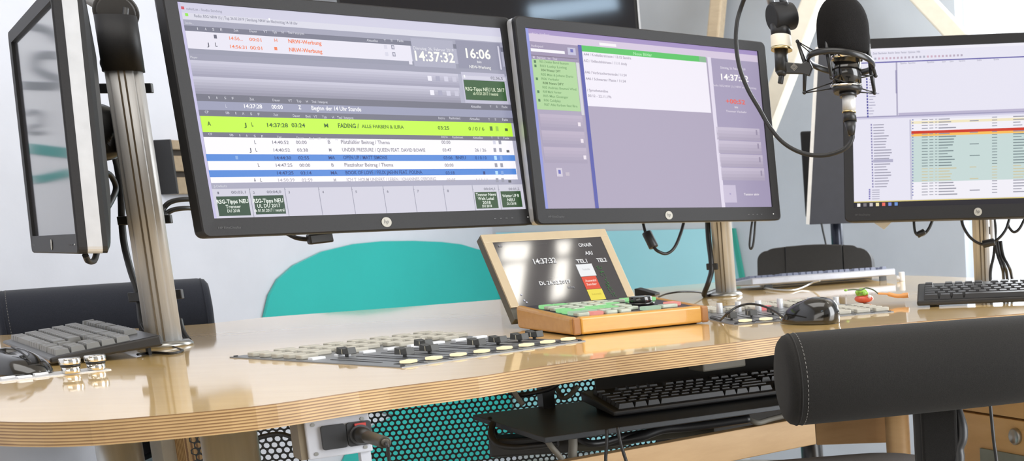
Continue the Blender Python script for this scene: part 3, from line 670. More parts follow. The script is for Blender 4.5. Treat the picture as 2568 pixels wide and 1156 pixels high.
def mirror_left(u, v):
    n = MM0.col[1].to_3d(); o = MM0.translation; r = ray(u, v); t = (o-CAM).dot(n)/r.dot(n); p = CAM+r*t; r = r-2*r.dot(n)*n
    return RI @ (p + r*((CORN-p).dot(RX)/r.dot(RX)))
wl = thing('wall_lettering', 'grey and teal curved lettering on the white wall, seen mirrored in the edge-on monitor', 'lettering', loc=ROOM @ mirror_left(110, 300))
LG = mat('letter_grey', (112, 118, 128), 0.6); LT = mat('letter_teal', (40, 140, 140), 0.6)
def ribbon(pts_, wpx, m, name):
    P = [mirror_left(*p_) for p_ in pts_]; P = smooth_path([Vector((p_.y, p_.z, 0)) for p_ in P], 5)
    hw_ = [abs(mirror_left(u_, v_+wpx).z-mirror_left(u_, v_).z)/2 for u_, v_ in pts_][0]; A_, B2 = [], []
    for i_, p_ in enumerate(P):
        d_ = (P[min(i_+1, len(P)-1)]-P[max(i_-1, 0)]).normalized(); n_ = Vector((-d_.y, d_.x, 0)); A_.append(p_+n_*hw_); B2.append(p_-n_*hw_)
    g = MB()
    for i_ in range(len(P)-1):
        q4 = [A_[i_], A_[i_+1], B2[i_+1], B2[i_]]; f_ = [ROOM @ Vector((0.003, q_.x, q_.y)) for q_ in q4]; b_ = [ROOM @ Vector((0.0, q_.x, q_.y)) for q_ in q4]
        g.add(f_+b_, [(0, 1, 2, 3), (0, 4, 5, 1), (2, 6, 7, 3)])
    g.build(name, m, wl, fix=False)
ribbon([(72, 66), (100, 70), (130, 84), (160, 110)], 20, LG, 'letter')
ribbon([(150, 140), (118, 138), (96, 146), (92, 170), (118, 188), (150, 200), (140, 215), (100, 216), (58, 214)], 20, LG, 'letter')
ribbon([(70, 290), (88, 278), (104, 290), (102, 312), (84, 318), (76, 330), (92, 336), (112, 330)], 9, LG, 'letter')
ribbon([(76, 372), (120, 378), (186, 386)], 26, LT, 'letter')
ribbon([(86, 452), (120, 446), (186, 430)], 20, LT, 'letter')
ql = [ROOM @ mirror_left(*p_) for p_ in ((72, 66), (186, 386), (58, 214), (186, 430))]
print('LETTERS', [tuple(round(c_, 2) for c_ in q_) for q_ in ql])
# ------------------------------------------------------------------ poles
def oval(w, d, k=28, groove=True):
    out = []
    for i in range(k*2):
        t = 2*PI*i/(k*2); x = math.copysign(abs(math.cos(t))**0.8, math.cos(t))*w/2; y = math.copysign(abs(math.sin(t))**0.8, math.sin(t))*d/2
        f = 1.0
        if groove and (i % k) in (6, 7, 20, 21): f = 0.90
        out.append((x*f, y*f))
    return out
def post(name, foot, ztop, w, d, yaw, label):
    t = thing(name, label, 'pole', yawm((foot.x, foot.y, DESK), yaw), group='aluminium monitor poles on the desk')
    Mx = ROOT[t]
    g = MB(); g.prism(oval(w, d), 0.006, ztop-DESK, Mx, smooth=True); g.build('pole', ALU, t)
    g = MB(); g.lathe([(0.0, 0.0), (w*0.80, 0.0), (w*0.80, 0.004), (w*0.70, 0.009), (0, 0.009)], Mx, 40); g.build('base_disc', STEEL, t)
    for s in (-1, 1):
        g = MB(); a = 0.10*s; g.prism([(-0.0012+0.004*s, -d/2-0.0006), (0.0012+0.004*s, -d/2-0.0006), (0.0012+0.004*s, -d/2+0.004), (-0.0012+0.004*s, -d/2+0.004)], 0.01, ztop-DESK-0.001, Mx)
        g.build('groove', mat('groove_dark', (96, 84, 66), 0.6), t)
    return t, Mx
def clip(t, u0, v0, u1, v1, z, hpx):
    """black cable clip: a bar behind the pole whose two ends stick out"""
    a = dep(u0, v0, z); b = dep(u1, v1, z); h = hpx*z/F
    d = (b-a); L_ = d.length; d.normalize(); yv = Vector((-d.y, d.x, 0)).normalized(); R = Matrix((d, yv, d.cross(yv))).transposed()
    g = MB(); g.box((a+b)/2, (L_, 0.008, h), R); g.build('cable_clip', BLACK, t, bevel=0.0015)
foot = ground(414, 868); LP = foot
lp, LPM = post('monitor_pole', foot, 1.195, 0.050, 0.046, math.radians(25), 'aluminium pole at the left carrying the edge-on monitor')
top = Vector((foot.x, foot.y, 1.19)); 
Mj = yawm((foot.x, foot.y, 1.175), math.radians(25))
g = MB(); g.prism(oval(0.056, 0.052, groove=False), 0.0, 0.085, Mj, smooth=True); g.build('joint_housing', BEZEL, lp)
q = dep(291, 30, 2.085); toc = (CAM-q).normalized(); 
g = MB(); g.cyl(q-toc*0.03, q+toc*0.012, 0.031, n=36); g.cyl(q+toc*0.012, q+toc*0.0165, 0.026, n=36); g.build('joint_knob', mat('joint_dark', (50, 47, 44), 0.45), lp, bevel=0.002)
g = MB(); a = dep(276, 5, 2.12); b = dep(160, -62, 2.2); g.cyl(a, b, 0.022, n=28); g.build('upper_arm', ALU, lp)
clip(lp, 244, 222, 382, 221, 2.165, 24); clip(lp, 297, 554, 430, 549, 2.165, 22); clip(lp, 324, 746, 458, 737, 2.165, 24)
# neck and plate that hold the edge-on monitor
Mi = MM0
c0 = Mi @ Vector((0, 0.055, 0)); 
g = MB(); R = Mi.to_3x3(); g.box(Mi @ Vector((0, 0.059, 0)), (0.118, 0.006, 0.14), R); g.build('mounting_plate', BLACKM, lp, bevel=0.002)
g = MB(); tgt = Vector((foot.x, foot.y, c0.z-0.0)); a = Mi @ Vector((0.0, 0.062, 0.0))
g.tube([a, a+(tgt-a)*0.3, a+(tgt-a)*0.62, tgt-(tgt-a).normalized()*0.028], [0.047, 0.044, 0.032, 0.03], n=28); g.build('neck', BLACKM, lp)
foot = ground(1822, 742)
mp, MPM = post('monitor_pole', foot, 1.25, 0.043, 0.043, math.radians(0), 'aluminium pole in the middle holding up the front monitor pair')
clip(mp, 1772, 669, 1800, 668, 2.80, 16)
# crossbar carrying both front monitors
a = MM1 @ Vector((0.0, 0.066, 0.0)); b = MM2 @ Vector((0.26, 0.075, 0.02)); c = MM2 @ Vector((0, 0.066, 0))
g = MB(); g.tube([MM1 @ Vector((-0.05, 0.07, 0.0)), MM1 @ Vector((0.2, 0.075, 0)), c, b], 0.016, n=16); g.build('crossbar', ALU, mp)
for mm in (MM1, MM2):
    g = MB(); g.box(mm @ Vector((0, 0.0575, 0)), (0.12, 0.007, 0.12), mm.to_3x3()); g.build('mounting_plate', BLACKM, mp, bevel=0.002)
g = MB(); q = MM2 @ Vector((0.2, 0.07, 0.02)); g.tube([q, Vector((foot.x, foot.y, q.z))], 0.018, n=16); g.build('bracket', BLACKM, mp)
foot = ground(2465, 720)
rp, RPM = post('monitor_pole', foot, 1.16, 0.036, 0.038, math.radians(8), 'aluminium pole at the right in front of the bright window')
clip(rp, 2480, 578, 2500, 577, 2.80, 20)
mm = MM3
g = MB(); g.box(mm @ Vector((0, 0.0575, 0)), (0.12, 0.007, 0.12), mm.to_3x3()); g.build('mounting_plate', BLACKM, rp, bevel=0.002)
g = MB(); q = mm @ Vector((0, 0.06, 0.0)); g.tube([q, Vector((foot.x, foot.y, q.z))], 0.02, n=16); g.build('bracket', BLACKM, rp)

# ------------------------------------------------------------------ cables
def cable(label, pts, r, name='cable', cat='cable', m=RUBBER, k=6, group='black cables'):
    """pts: (px, py, depth) or a 3d point"""
    P = [dep(*p) if not isinstance(p, Vector) else p for p in pts]
    g = MB(); g.tube(smooth_path(P, k), r, n=8); o = g.build(name, m); return single(o, label, cat, group)
cable('black cable looping under and behind the edge-on monitor', [(214, 640, 1.90), (222, 655, 1.92), (238, 650, 1.95), (246, 600, 1.99), (247, 520, 2.03), (252, 448, 2.06), (268, 433, 2.09), (284, 450, 2.11), (290, 478, 2.12), (270, 520, 2.09), (252, 542, 2.06)], 0.0042)
cable('black cable running down the left side of the left pole', [(290, 398, 2.17), (298, 440, 2.165), (304, 500, 2.165), (306, 560, 2.17), (312, 615, 2.17), (326, 672, 2.17), (346, 736, 2.175), (354, 800, 2.17), (358, 832, 2.17), (350, 858, 2.16)], 0.0052)
cable('thin keyboard cord lying on the desk at the left pole foot', [(354, 812, 2.145), (366, 832, 2.135), (400, 856, 2.12), (440, 872, 2.11), ground(458, 879, DESK+0.002), ground(430, 886, DESK+0.002), ground(385, 884, DESK+0.002), ground(345, 889, DESK+0.003)], 0.0019)
cable('upper black cable between the left pole and the large front monitor', [(412, 545, 2.17), (408, 528, 2.19), (425, 508, 2.2), (458, 500, 2.22), (500, 501, 2.25), (560, 505, 2.3)], 0.0042)
cable('lower black cable between the left pole and the large front monitor', [(412, 552, 2.17), (414, 540, 2.19), (432, 527, 2.2), (465, 522, 2.22), (500, 524, 2.25), (560, 528, 2.3)], 0.0042)
cable('black cable going down behind the left pole foot', [(450, 800, 2.19), (456, 825, 2.185), (464, 842, 2.18), (473, 853, 2.175)], 0.0048)
cable('black cable wrapped over the top joint of the left pole', [(316, 20, 2.06), (312, 52, 2.055), (296, 90, 2.06), (272, 125, 2.08), (258, 155, 2.09), (263, 172, 2.10)], 0.0042)
cable('short black cable hanging under the large front monitor', [(716, 583, 2.30), (742, 596, 2.30), (772, 600, 2.31), (800, 598, 2.32)], 0.0042)
g = MB(); a = dep(772, 601, 2.30); b = dep(832, 594, 2.33); 
d = (b-a).normalized(); yv = Vector((-d.y, d.x, 0)); R = Matrix((d, yv, d.cross(yv))).transposed()
g.box((a+b)/2, ((b-a).length, 0.016, 0.018), R); single(g.build('plug', BLACK, bevel=0.003), 'black plug block hanging under the large front monitor', 'plug')
fl = thing('ferrite_cable', 'black cable loop with a thick ferrite bead under the middle monitor', 'cable', loc=dep(1640, 630, 2.64))
g = MB(); g.tube(smooth_path([dep(*p) for p in ((1611, 550, 2.64), (1616, 572, 2.64), (1622, 590, 2.64), (1640, 620, 2.64), (1652, 631, 2.64), (1672, 636, 2.65), (1692, 620, 2.66), (1708, 582, 2.68), (1717, 548, 2.69))]), 0.0032); g.build('cord', RUBBER, fl)
g = MB(); g.cyl(dep(1621, 582, 2.64), dep(1640, 621, 2.64), 0.0098, n=20); g.build('ferrite_bead', BLACK, fl, bevel=0.002)
cable('thin black cable loop hanging under the right end of the middle monitor', [(1888, 545, 2.78), (1883, 580, 2.78), (1880, 615, 2.78), (1884, 624, 2.78), (1890, 606, 2.78), (1895, 545, 2.78)], 0.0024)
cable('thick black cable beside the middle pole', [(1774, 545, 2.81), (1777, 600, 2.81), (1783, 650, 2.80), (1784, 680, 2.80), (1776, 710, 2.79), ground(1766, 739, DESK+0.006), ground(1782, 735, DESK+0.006), ground(1797, 729, DESK+0.006)], 0.0058)
cable('thin black wire arching over the desk behind the small console', [ground(1652, 745, DESK+0.004), ground(1672, 737, DESK+0.016), ground(1706, 732, DESK+0.02), ground(1745, 732, DESK+0.012), ground(1772, 737, DESK+0.003)], 0.0019)
cable('black cable loop under the left part of the right-hand monitor', [(2292, 548, 2.74), (2294, 575, 2.74), (2300, 588, 2.74), (2316, 588, 2.74), (2330, 572, 2.74), (2340, 548, 2.74)], 0.0032)
g = MB(); g.cyl(dep(2300, 590, 2.735), dep(2320, 580, 2.735), 0.0068, n=16); single(g.build('plug', BLACK, bevel=0.0015), 'small black plug dangling under the right-hand monitor', 'plug')
cable('black cable swinging from the right-hand monitor to the right pole', [(2410, 545, 2.76), (2416, 568, 2.76), (2432, 594, 2.76), (2455, 610, 2.76), (2476, 612, 2.76), (2502, 600, 2.76), (2522, 576, 2.76), (2532, 545, 2.76)], 0.0032)
g = MB(); g.cyl(dep(2464, 613, 2.755), dep(2495, 606, 2.755), 0.0082, n=16); single(g.build('cable_joint', BLACK, bevel=0.002), 'black cable coupling hanging in front of the right pole', 'plug')
cable('black cable loop at the right edge under the right-hand monitor', [(2527, 560, 2.77), (2532, 572, 2.77), (2543, 582, 2.77), (2556, 574, 2.77), (2568, 552, 2.77), (2572, 540, 2.77)], 0.0032)
cable('black cable running down along the right pole', [(2493, 545, 2.80), (2497, 580, 2.80), (2492, 640, 2.80), (2484, 680, 2.80), (2485, 715, 2.80)], 0.0034)
cable('white cable beside the right pole', [(2486, 545, 2.795), (2488, 575, 2.795), (2490, 610, 2.795)], 0.0048, m=WHITEP, group='white cables')
for i, (x0, x1) in enumerate(((2500, 2525), (2506, 2535), (2514, 2548))):
    cable(['black cable of the bundle right of the right pole, nearest the pole', 'black cable in the middle of the bundle right of the right pole', 'black cable of the bundle right of the right pole, outermost'][i], [(x0-4, 604, 2.79), (x0+2, 640, 2.79), ((x0+x1)/2+2, 676, 2.78), ground(x1-6, 708, DESK+0.005), ground(x1+14, 714, DESK+0.005)], 0.0034)

# ------------------------------------------------------------------ microphone on its arm
ZM = 2.2
ba = thing('boom_arm', 'black microphone boom arm with white collar hanging from above', 'microphone arm', loc=dep(1960, 200, ZM))
g = MB(); g.cyl(dep(1935, 12, ZM), dep(1880, -190, ZM-0.1), 0.0066, n=16); g.build('tube', SILVER, ba)
g = MB(); g.cyl(dep(1966, 8, ZM), dep(1912, -190, ZM-0.1), 0.0066, n=16); g.build('tube', SILVER, ba)
g = MB(); g.cyl(dep(1934, 44, ZM-0.012), dep(1988, 40, ZM+0.012), 0.0225, n=32); g.box(dep(1958, 24, ZM), (0.03, 0.03, 0.022)); g.build('knuckle', BEZEL, ba, bevel=0.003)
g = MB(); g.cyl(dep(1984, 40, ZM+0.012), dep(1999, 42, ZM+0.016), 0.010, n=20); g.build('knob', BLACK, ba, bevel=0.002)
g = MB(); g.cyl(dep(1956, 62, ZM), dep(1959, 92, ZM), 0.0165, n=28); g.build('neck', BLACK, ba)
g = MB(); g.cyl(dep(1958, 90, ZM), dep(1960, 122, ZM), 0.0172, n=32); g.build('collar', CREAM, ba, bevel=0.001)['label'] = 'white collar'
g = MB(); g.cyl(dep(1960, 120, ZM), dep(1960.3, 127, ZM), 0.0178, n=32); g.build('ring', GOLDISH, ba)
g = MB(); a, b = dep(1959, 124, ZM), dep(1960, 180, ZM); g.cyl(a, b, 0.0116, 0.0104, n=28); g.cyl(b, dep(1960, 190, ZM), 0.0104, 0.006, n=28); g.build('stem', BLACK, ba)
g = MB(); g.cyl(dep(1960, 188, ZM), dep(1957, 210, ZM), 0.0046, n=16); g.build('tip', BLACKM, ba, bevel=0.001)

sm = thing('shock_mount', 'black spider shock mount with ring and posts around the microphone', 'shock mount', loc=dep(2100, 230, ZM))
rc = dep(2109, 156, ZM)
to = Vector((CAM.x-rc.x, CAM.y-rc.y, 0)).normalized(); tilt = Matrix.Rotation(math.radians(-13), 3, Vector((-to.y, to.x, 0)))
zn = tilt @ Vector((0, 0, 1)); 
if zn.dot(to) > 0: zn = Matrix.Rotation(math.radians(13), 3, Vector((-to.y, to.x, 0))) @ Vector((0, 0, 1))
rollq = Matrix.Rotation(math.radians(-7), 3, to); zn = rollq @ zn
xn = zn.orthogonal().normalized(); RM = frame(rc, xn, zn.cross(xn), zn)
g = MB(); g.torus(RM, 0.0545, 0.0032, 56, 10, rz=0.0055); g.build('ring', BLACKM, sm)
g = MB(); a = dep(1968, 172, ZM); b = dep(2030, 171, ZM); d = (b-a).normalized(); yv = Vector((-d.y, d.x, 0)).normalized(); up_ = d.cross(yv)
Mp = frame(a, d, yv, up_); L_ = (b-a).length
g.prism([(0, -0.0085), (L_*0.7, -0.0095), (L_, -0.0135), (L_+0.006, 0.0), (L_, 0.0135), (L_*0.7, 0.0075), (0, 0.0105)], -0.005, 0.005, frame(a, d, up_, -yv)); br = g.build('bracket', BLACKM, sm, bevel=0.0015)
cq = dep(1993, 169, ZM) - yv*0.0056
g = MB()
def dia(r, k): return [cq - yv*0.0003*k + d*(r*x) + up_*(r*z) for x, z in ((0, -1), (1, 0), (0, 1), (-1, 0))]
g.quad(*dia(0.0062, 1), mi=0); g.quad(*dia(0.0047, 2), mi=1); g.quad(*dia(0.0034, 3), mi=0); g.quad(*dia(0.0018, 4), mi=1)
g.build('emblem', [mat('mark_grey', (150, 146, 140), 0.4), BLACKM], br, fix=False)['label'] = 'grey nested diamond mark'
posts = [((2000, 104), (2019, 158), (2017, 232), ZM, ZM), ((2069, 66), (2077, 140), (2085, 195), ZM-0.035, ZM-0.035), ((2174, 62), (2178, 135), (2196, 190), ZM+0.0, ZM+0.01), ((2178, 128), (2185, 180), (2193, 233), ZM+0.02, ZM+0.02)]
for p0, pm, p1, za_, zb_ in posts:
    g = MB(); a, m_, b = dep(*p0, za_), dep(*pm, (za_+zb_)/2), dep(*p1, zb_)
    g.tube([a, m_, b], [0.0026, 0.0042, 0.0026], n=10); g.ball(a, 0.0034, n=12, m=8); g.ball(b, 0.0034, n=12, m=8); g.build('post', BLACKM, sm)
cords = [((2000, 104, ZM), (2052, 134, ZM)), ((2001, 106, ZM), (2042, 141, ZM)), ((2017, 231, ZM), (2092, 206, ZM)), ((2018, 233, ZM), (2088, 222, ZM)), ((2069, 67, ZM-.035), (2125, 124, ZM-.02)), ((2069, 67, ZM-.035), (2090, 128, ZM-.02)), ((2172, 64, ZM), (2142, 124, ZM-.01)), ((2176, 64, ZM), (2184, 118, ZM+.01)),
         ((2193, 232, ZM+.02), (2156, 221, ZM)), ((2193, 234, ZM+.02), (2154, 231, ZM)), ((2195, 190, ZM+.01), (2152, 188, ZM)), ((2195, 188, ZM+.01), (2152, 196, ZM)), ((2085, 194, ZM-.035), (2100, 210, ZM-.015)), ((2085, 194, ZM-.035), (2136, 212, ZM-.015))]
for a, b in cords:
    g = MB(); g.cyl(dep(*a), dep(*b), 0.0011, n=6); g.build('elastic_cord', BLACK, sm)
lc = dep(2122, 214, ZM); g = MB(); g.torus(Matrix.Translation(lc), 0.0255, 0.0016, 40, 8, rz=0.0022); g.build('lower_ring', CHROME, sm)

mc = thing('microphone', 'large studio microphone with black foam windscreen hanging in its shock mount', 'microphone', loc=dep(2128, 330, ZM))
ax = dep(2117, 130, ZM); k = ZM/F
def lz(v): return (dep(2117, v, ZM).z)
z0, zt_ = lz(134), lz(-9)
H_ = zt_-z0; Rw_ = 0.0440
prof = [(0.0, 0), (Rw_*0.86, 0), (Rw_*0.93, H_*0.03), (Rw_, H_*0.16), (Rw_, H_*0.42)]
for i in range(1, 13):
    t = PI/2*i/12; prof.append((Rw_*math.cos(t)**0.85 if i < 12 else 0.0, H_*0.42 + H_*0.58*math.sin(t)))
g = MB(); g.lathe(prof, Matrix.Translation((ax.x, ax.y, z0)), 40); g.build('windscreen', FOAM, mc)
bx_ = dep(2123, 180, ZM)
def seg(name, v0, v1, r0, r1, m, u0=2123, u1=2124):
    g = MB(); g.cyl(dep(u0, v0, ZM), dep(u1, v1, ZM), r0, r1, n=36); return g.build(name, m, mc)
seg('grille_band', 132, 152, 0.0262, 0.0262, CHROME); seg('body', 151, 214, 0.0247, 0.0247, GLOSSBLK)
seg('lower_collar', 213, 222, 0.0190, 0.0190, BLACK, 2124, 2124); seg('lower_collar', 221, 233, 0.0262, 0.0225, BLACK, 2124, 2125); seg('connector_neck', 232, 243, 0.0145, 0.0145, BLACKM, 2126, 2127)
seg('connector', 242, 280, 0.0112, 0.0112, ALU, 2128.5, 2129.5); seg('connector', 279, 283, 0.0116, 0.0116, GOLDISH, 2129.5, 2129.5); seg('cable_boot', 282, 305, 0.0108, 0.0112, BLACK, 2130, 2132); seg('cable_boot', 305, 340, 0.0104, 0.0052, BLACK, 2132, 2135.5)
cable('black microphone cable hanging in a big loop below the microphone', [(2135, 332, ZM), (2138, 345, ZM), (2128, 364, ZM), (2105, 380, ZM), (2060, 390, ZM), (2010, 383, ZM), (1965, 358, ZM), (1930, 318, ZM), (1905, 275, ZM), (1876, 225, ZM), (1855, 170, ZM), (1846, 110, ZM), (1848, 60, ZM), (1858, 20, ZM), (1878, -30, ZM-0.02), (1905, -80, ZM-0.03)], 0.0037, k=10)

# ------------------------------------------------------------------ mixing panels let into the desk
PANEL = mat('panel_grey', (122, 124, 126), 0.35, metal=0.35, noise=0.05, scale=80)
KEYG = mat('key_grey', (176, 172, 160), 0.5); KEYW = mat('key_white', (226, 228, 232), 0.4); CAPB = mat('fader_cap_dark', (62, 62, 60), 0.45); LINE = mat('cap_line', (190, 184, 164), 0.5)
SLOT = mat('slot_black', (40, 40, 42), 0.6)
def mixer(origin, ex, label, W_, D_, caps, lit, white, keys, knobs, extra):
    ex = Vector(ex).normalized(); ey = Vector((-ex.y, ex.x, 0))
    Mx = frame(Vector((origin.x, origin.y, DESK)), ex, ey, Vector((0, 0, 1)))
    t = thing('mixing_panel', label, 'mixing panel', Mx, group='mixing panels let into the desk top')
    g = MB(); lb(g, t, (W_/2, D_/2, -0.003), (W_, D_, 0.009)); g.build('plate', PANEL, t, bevel=0.0005)
    pitch = W_/8
    for i in range(8):
        g = MB(); lb(g, t, ((i+0.62)*pitch, 0.135, 0.0017), (0.003, 0.115, 0.0006)); g.build('fader_slot', SLOT, t)
        g = MB(); lb(g, t, ((i+1.0)*pitch, 0.10, 0.0017), (0.0008, 0.2, 0.0005)); 
        if i < 7: g.build('channel_seam', SLOT, t)
    for i in lit:
        g = MB(); lb(g, t, ((i+0.82)*pitch, 0.03, 0.0018), (0.030, 0.022, 0.0008)); g.build('button_frame', SLOT, t)
        g = MB(); c = Mx @ Vector(((i+0.82)*pitch, 0.03, 0.0022)); g.prism(rrect(-0.0088, -0.0088, 0.0088, 0.0088, 0.003), 0, 0.0035, Matrix.Translation(c) @ Mx.to_3x3().to_4x4() @ Matrix.Rotation(0.35, 4, 'Z'))
        g.build('lit_button', glow((255, 236, 190), 1.2), t, bevel=0.001)['label'] = 'glowing warm white button'
    for i, y in caps:
        x = i
        Mc = Mx @ Matrix.Translation((x, y, 0.0015))
        g = MB(); sec = [(-0.0145, 0.004), (0.0145, 0.004), (0.0125, 0.014), (0.004, 0.0120), (-0.004, 0.0120), (-0.0125, 0.014)]
        Mr = Mc @ Matrix(((0, 0, 1, 0), (1, 0, 0, 0), (0, 1, 0, 0), (0, 0, 0, 1)))
        g.prism(sec, -0.0065, 0.0065, Mr); lb2 = Mc @ Vector((0, 0, 0.002)); g.box(lb2, (0.003, 0.006, 0.004), Mc.to_3x3())
        cp = g.build('fader_cap', CAPB, t, bevel=0.0008)
        g = MB(); g.prism([(-0.0007, 0.0045), (0.0007, 0.0045), (0.0007, 0.0112), (-0.0007, 0.0112)], -0.0069, 0.0069, Mr); g.build('centre_line', LINE, cp)
    for x, y in white:
        g = MB(); lb(g, t, (x, y, 0.0028), (0.020, 0.011, 0.004)); g.build('white_key', KEYW, t, bevel=0.0008)
    proto = None
    for x, y in keys:
        if proto is None:
            g = MB(); g.prism(rrect(-0.0135, -0.0075, 0.0135, 0.0075, 0.003), 0, 0.0065, Mx @ Matrix.Translation((x, y, 0.0015))); proto = g.build('key_button', KEYG, t, bevel=0.0012); px_, py_ = x, y
        else:
            c = proto.copy(); COL.objects.link(c); c.parent = t; c.location = (x-px_, y-py_, 0)
    for x, y, r, h, m in knobs:
        g = MB(); g.cyl(Mx @ Vector((x, y, 0.0015)), Mx @ Vector((x, y, 0.0015+h)), r, r*0.9, n=20); g.build('knob', m, t, bevel=0.0008)
    for x, y, sx, sy, h, m, nm in extra:
        g = MB(); lb(g, t, (x, y, 0.0015+h/2), (sx, sy, h)); g.build(nm, m, t, bevel=0.0008)
    for x, y in ((0.006, 0.006), (W_-0.006, 0.006), (0.006, D_-0.006), (W_-0.006, D_-0.006)):
        g = MB(); g.cyl(Mx @ Vector((x, y, 0.0015)), Mx @ Vector((x, y, 0.0028)), 0.003, n=12); g.build('screw', SLOT, t)
    return t
pt = 0.3074/8
keysL = [((i+0.55)*pt, 0.245+0.030*j) for j in range(5) for i in range(8) if not (j == 0 and i % 2 == 1)]
mixer(ground(1007, 923), (0.5054, 0.8629, 0), 'left grey mixing panel with eight lit buttons and black faders', 0.3074, 0.405,
      [(0.0545, 0.204), (0.0769, 0.1038), (0.1607, 0.180), (0.1174, 0.1058), (0.1912, 0.0988), (0.2268, 0.0971), (0.2637, 0.0946), (0.298, 0.1031)], range(8), [((i+0.55)*pt, 0.222) for i in range(8)], keysL, [], [])
REDK = glow((240, 130, 130), 0.9)
keysR = [((i+0.5)*0.036, 0.26+0.028*j) for j in range(4) for i in range(8) if not (i in (2, 3) and j > 1)] + [(0.17+i*0.036, 0.03+0.028*j) for i in range(4) for j in range(5)]
mixer(ground(1840, 816), (0.249, 0.145, 0), 'right grey mixing panel behind the black mouse with small silver knobs', 0.29, 0.40,
      [(0.024, 0.085), (0.066, 0.105), (0.112, 0.125)], range(3), [], keysR, [(x, y, 0.006, 0.019, SILVER) for x, y in ((0.05, 0.235), (0.085, 0.235), (0.12, 0.225), (0.165, 0.235), (0.215, 0.21), (0.255, 0.18), (0.215, 0.10), (0.185, 0.085))],
      [(0.135, 0.235, 0.022, 0.016, 0.008, REDK, 'red_key')])
# narrow metal strip with two chrome knobs at the left
a = ground(-30, 961, DESK); b = ground(276, 927, DESK); d = (b-a).normalized(); e = Vector((-d.y, d.x, 0)); Lm = (b-a).length
Mx = frame(a, d, e, Vector((0, 0, 1)))
st = thing('control_strip', 'narrow aluminium control strip with two chrome knobs at the left', 'control strip', Mx)
g = MB(); lb(g, st, (Lm/2, 0.02, 0.0), (Lm, 0.05, 0.003)); g.build('plate', ALU, st, bevel=0.0005)
for u, v in ((180, 938), (243, 930)):
    q = ground(u, v); g = MB(); Mk = Matrix.Translation((q.x, q.y, DESK+0.0015))
    g.lathe([(0.0, 0), (0.0098, 0), (0.0106, 0.001), (0.0106, 0.0085), (0.009, 0.0095), (0.0088, 0.0115), (0.0122, 0.0125), (0.0125, 0.0135), (0.0125, 0.0195), (0.0116, 0.0208), (0, 0.0208)], Mk, 28); kn = g.build('knob', CHROME, st)
    g = MB(); g.cyl((q.x, q.y, DESK+0.0105), (q.x, q.y, DESK+0.0132), 0.0112, n=28); g.build('rubber_ring', RUBBER, kn)
for i, (u, v) in enumerate(((20, 952), (62, 950), (103, 943))):
    q = ground(u, v); g = MB(); Mk = Mx.to_3x3().to_4x4(); g.box((q.x, q.y, DESK+0.003), (0.016, 0.008, 0.003), Mx.to_3x3()); g.build('push_key', KEYW, st, bevel=0.0006)

# ------------------------------------------------------------------ small console with hinged touch screen
FL = ground(1437, 845); FRc = ground(1776, 811); BLc = ground(1287, 828); yawc = 0.62*math.atan2(FRc.y-FL.y, FRc.x-FL.x) + 0.38*math.atan2(FL.x-BLc.x, BLc.y-FL.y)
Mc = yawm((FL.x, FL.y, DESK), yawc)
cs = thing('studio_console', 'small wooden framed console with hinged touch screen and lit keys', 'console', Mc)
CW, CD = (FRc-FL).length+0.006, (BLc-FL).length+0.004
MAPLE = wood('maple_frame', (188, 136, 52), (200, 150, 66), 0.35, coat=0.25, scale=5, stretch=(2, 9, 9)); MAPLED = wood('maple_end_grain', (140, 94, 50), (154, 106, 58), 0.45, scale=14, stretch=(1, 1, 1)); MAPLES = wood('maple_side', (172, 124, 58), (184, 136, 70), 0.4, coat=0.3, scale=6)
h0, h1 = 0.0275, 0.0385; zf = 0.002
def wedge(x0, x1, y0, y1, dz=0.0):
    hz = lambda y: h0+(h1-h0)*y/CD + dz
    return [(x0, y0, zf), (x1, y0, zf), (x1, y1, zf), (x0, y1, zf), (x0, y0, zf+hz(y0)), (x1, y0, zf+hz(y0)), (x1, y1, zf+hz(y1)), (x0, y1, zf+hz(y1))]
def hexa(mb, vs, mi=0): return mb.add([Mc @ Vector(v) for v in vs], [(0, 3, 2, 1), (4, 5, 6, 7), (0, 1, 5, 4), (1, 2, 6, 5), (2, 3, 7, 6), (3, 0, 4, 7)], mi)
g = MB(); hexa(g, wedge(0.014, CW-0.012, 0, 0.016)); g.build('front_rail', MAPLE, cs, bevel=0.004, seg=3)
for x0, x1 in ((0.0, 0.014), (CW-0.014, CW)):
    g = MB(); hexa(g, wedge(x0, x1, 0.002, CD)); g.build('side_cheek', MAPLES, cs, bevel=0.006, seg=3)
for x0, x1 in ((0.0012, 0.0145), (CW-0.0145, CW-0.001)):
    g = MB(); hexa(g, wedge(x0, x1, -0.0012, 0.004)); g.build('end_grain', MAPLED, cs, bevel=0.003)
g = MB(); hexa(g, wedge(0.013, CW-0.013, 0.014, CD-0.002, -0.002)); g.build('key_plate', mat('console_plate', (48, 46, 54), 0.45), cs)
for x, y in ((0.02, 0.02), (CW-0.02, 0.02), (0.02, CD-0.02), (CW-0.02, CD-0.02)):
    g = MB(); g.cyl(Mc @ Vector((x, y, 0)), Mc @ Vector((x, y, zf)), 0.006, n=16); g.build('foot', RUBBER, cs)
GL = glow((150, 226, 150), 0.9); GK = mat('key_translucent', (168, 176, 160), 0.3, coat=0.3); RK = glow((240, 150, 140), 0.95); KP = glow((190, 220, 190), 0.75)
def ckey(x, y, sx, sy, m, h=0.006):
    base = zf+h0+(h1-h0)*y/CD-0.002
    g = MB(); g.prism(rrect(-sx/2, -sy/2, sx/2, sy/2, 0.003), 0, h, Mc @ Matrix.Translation((x, y, base))); return g.build('key_button', m, cs, bevel=0.0014)
kx = [0.030+i*0.0238 for i in range(5)]
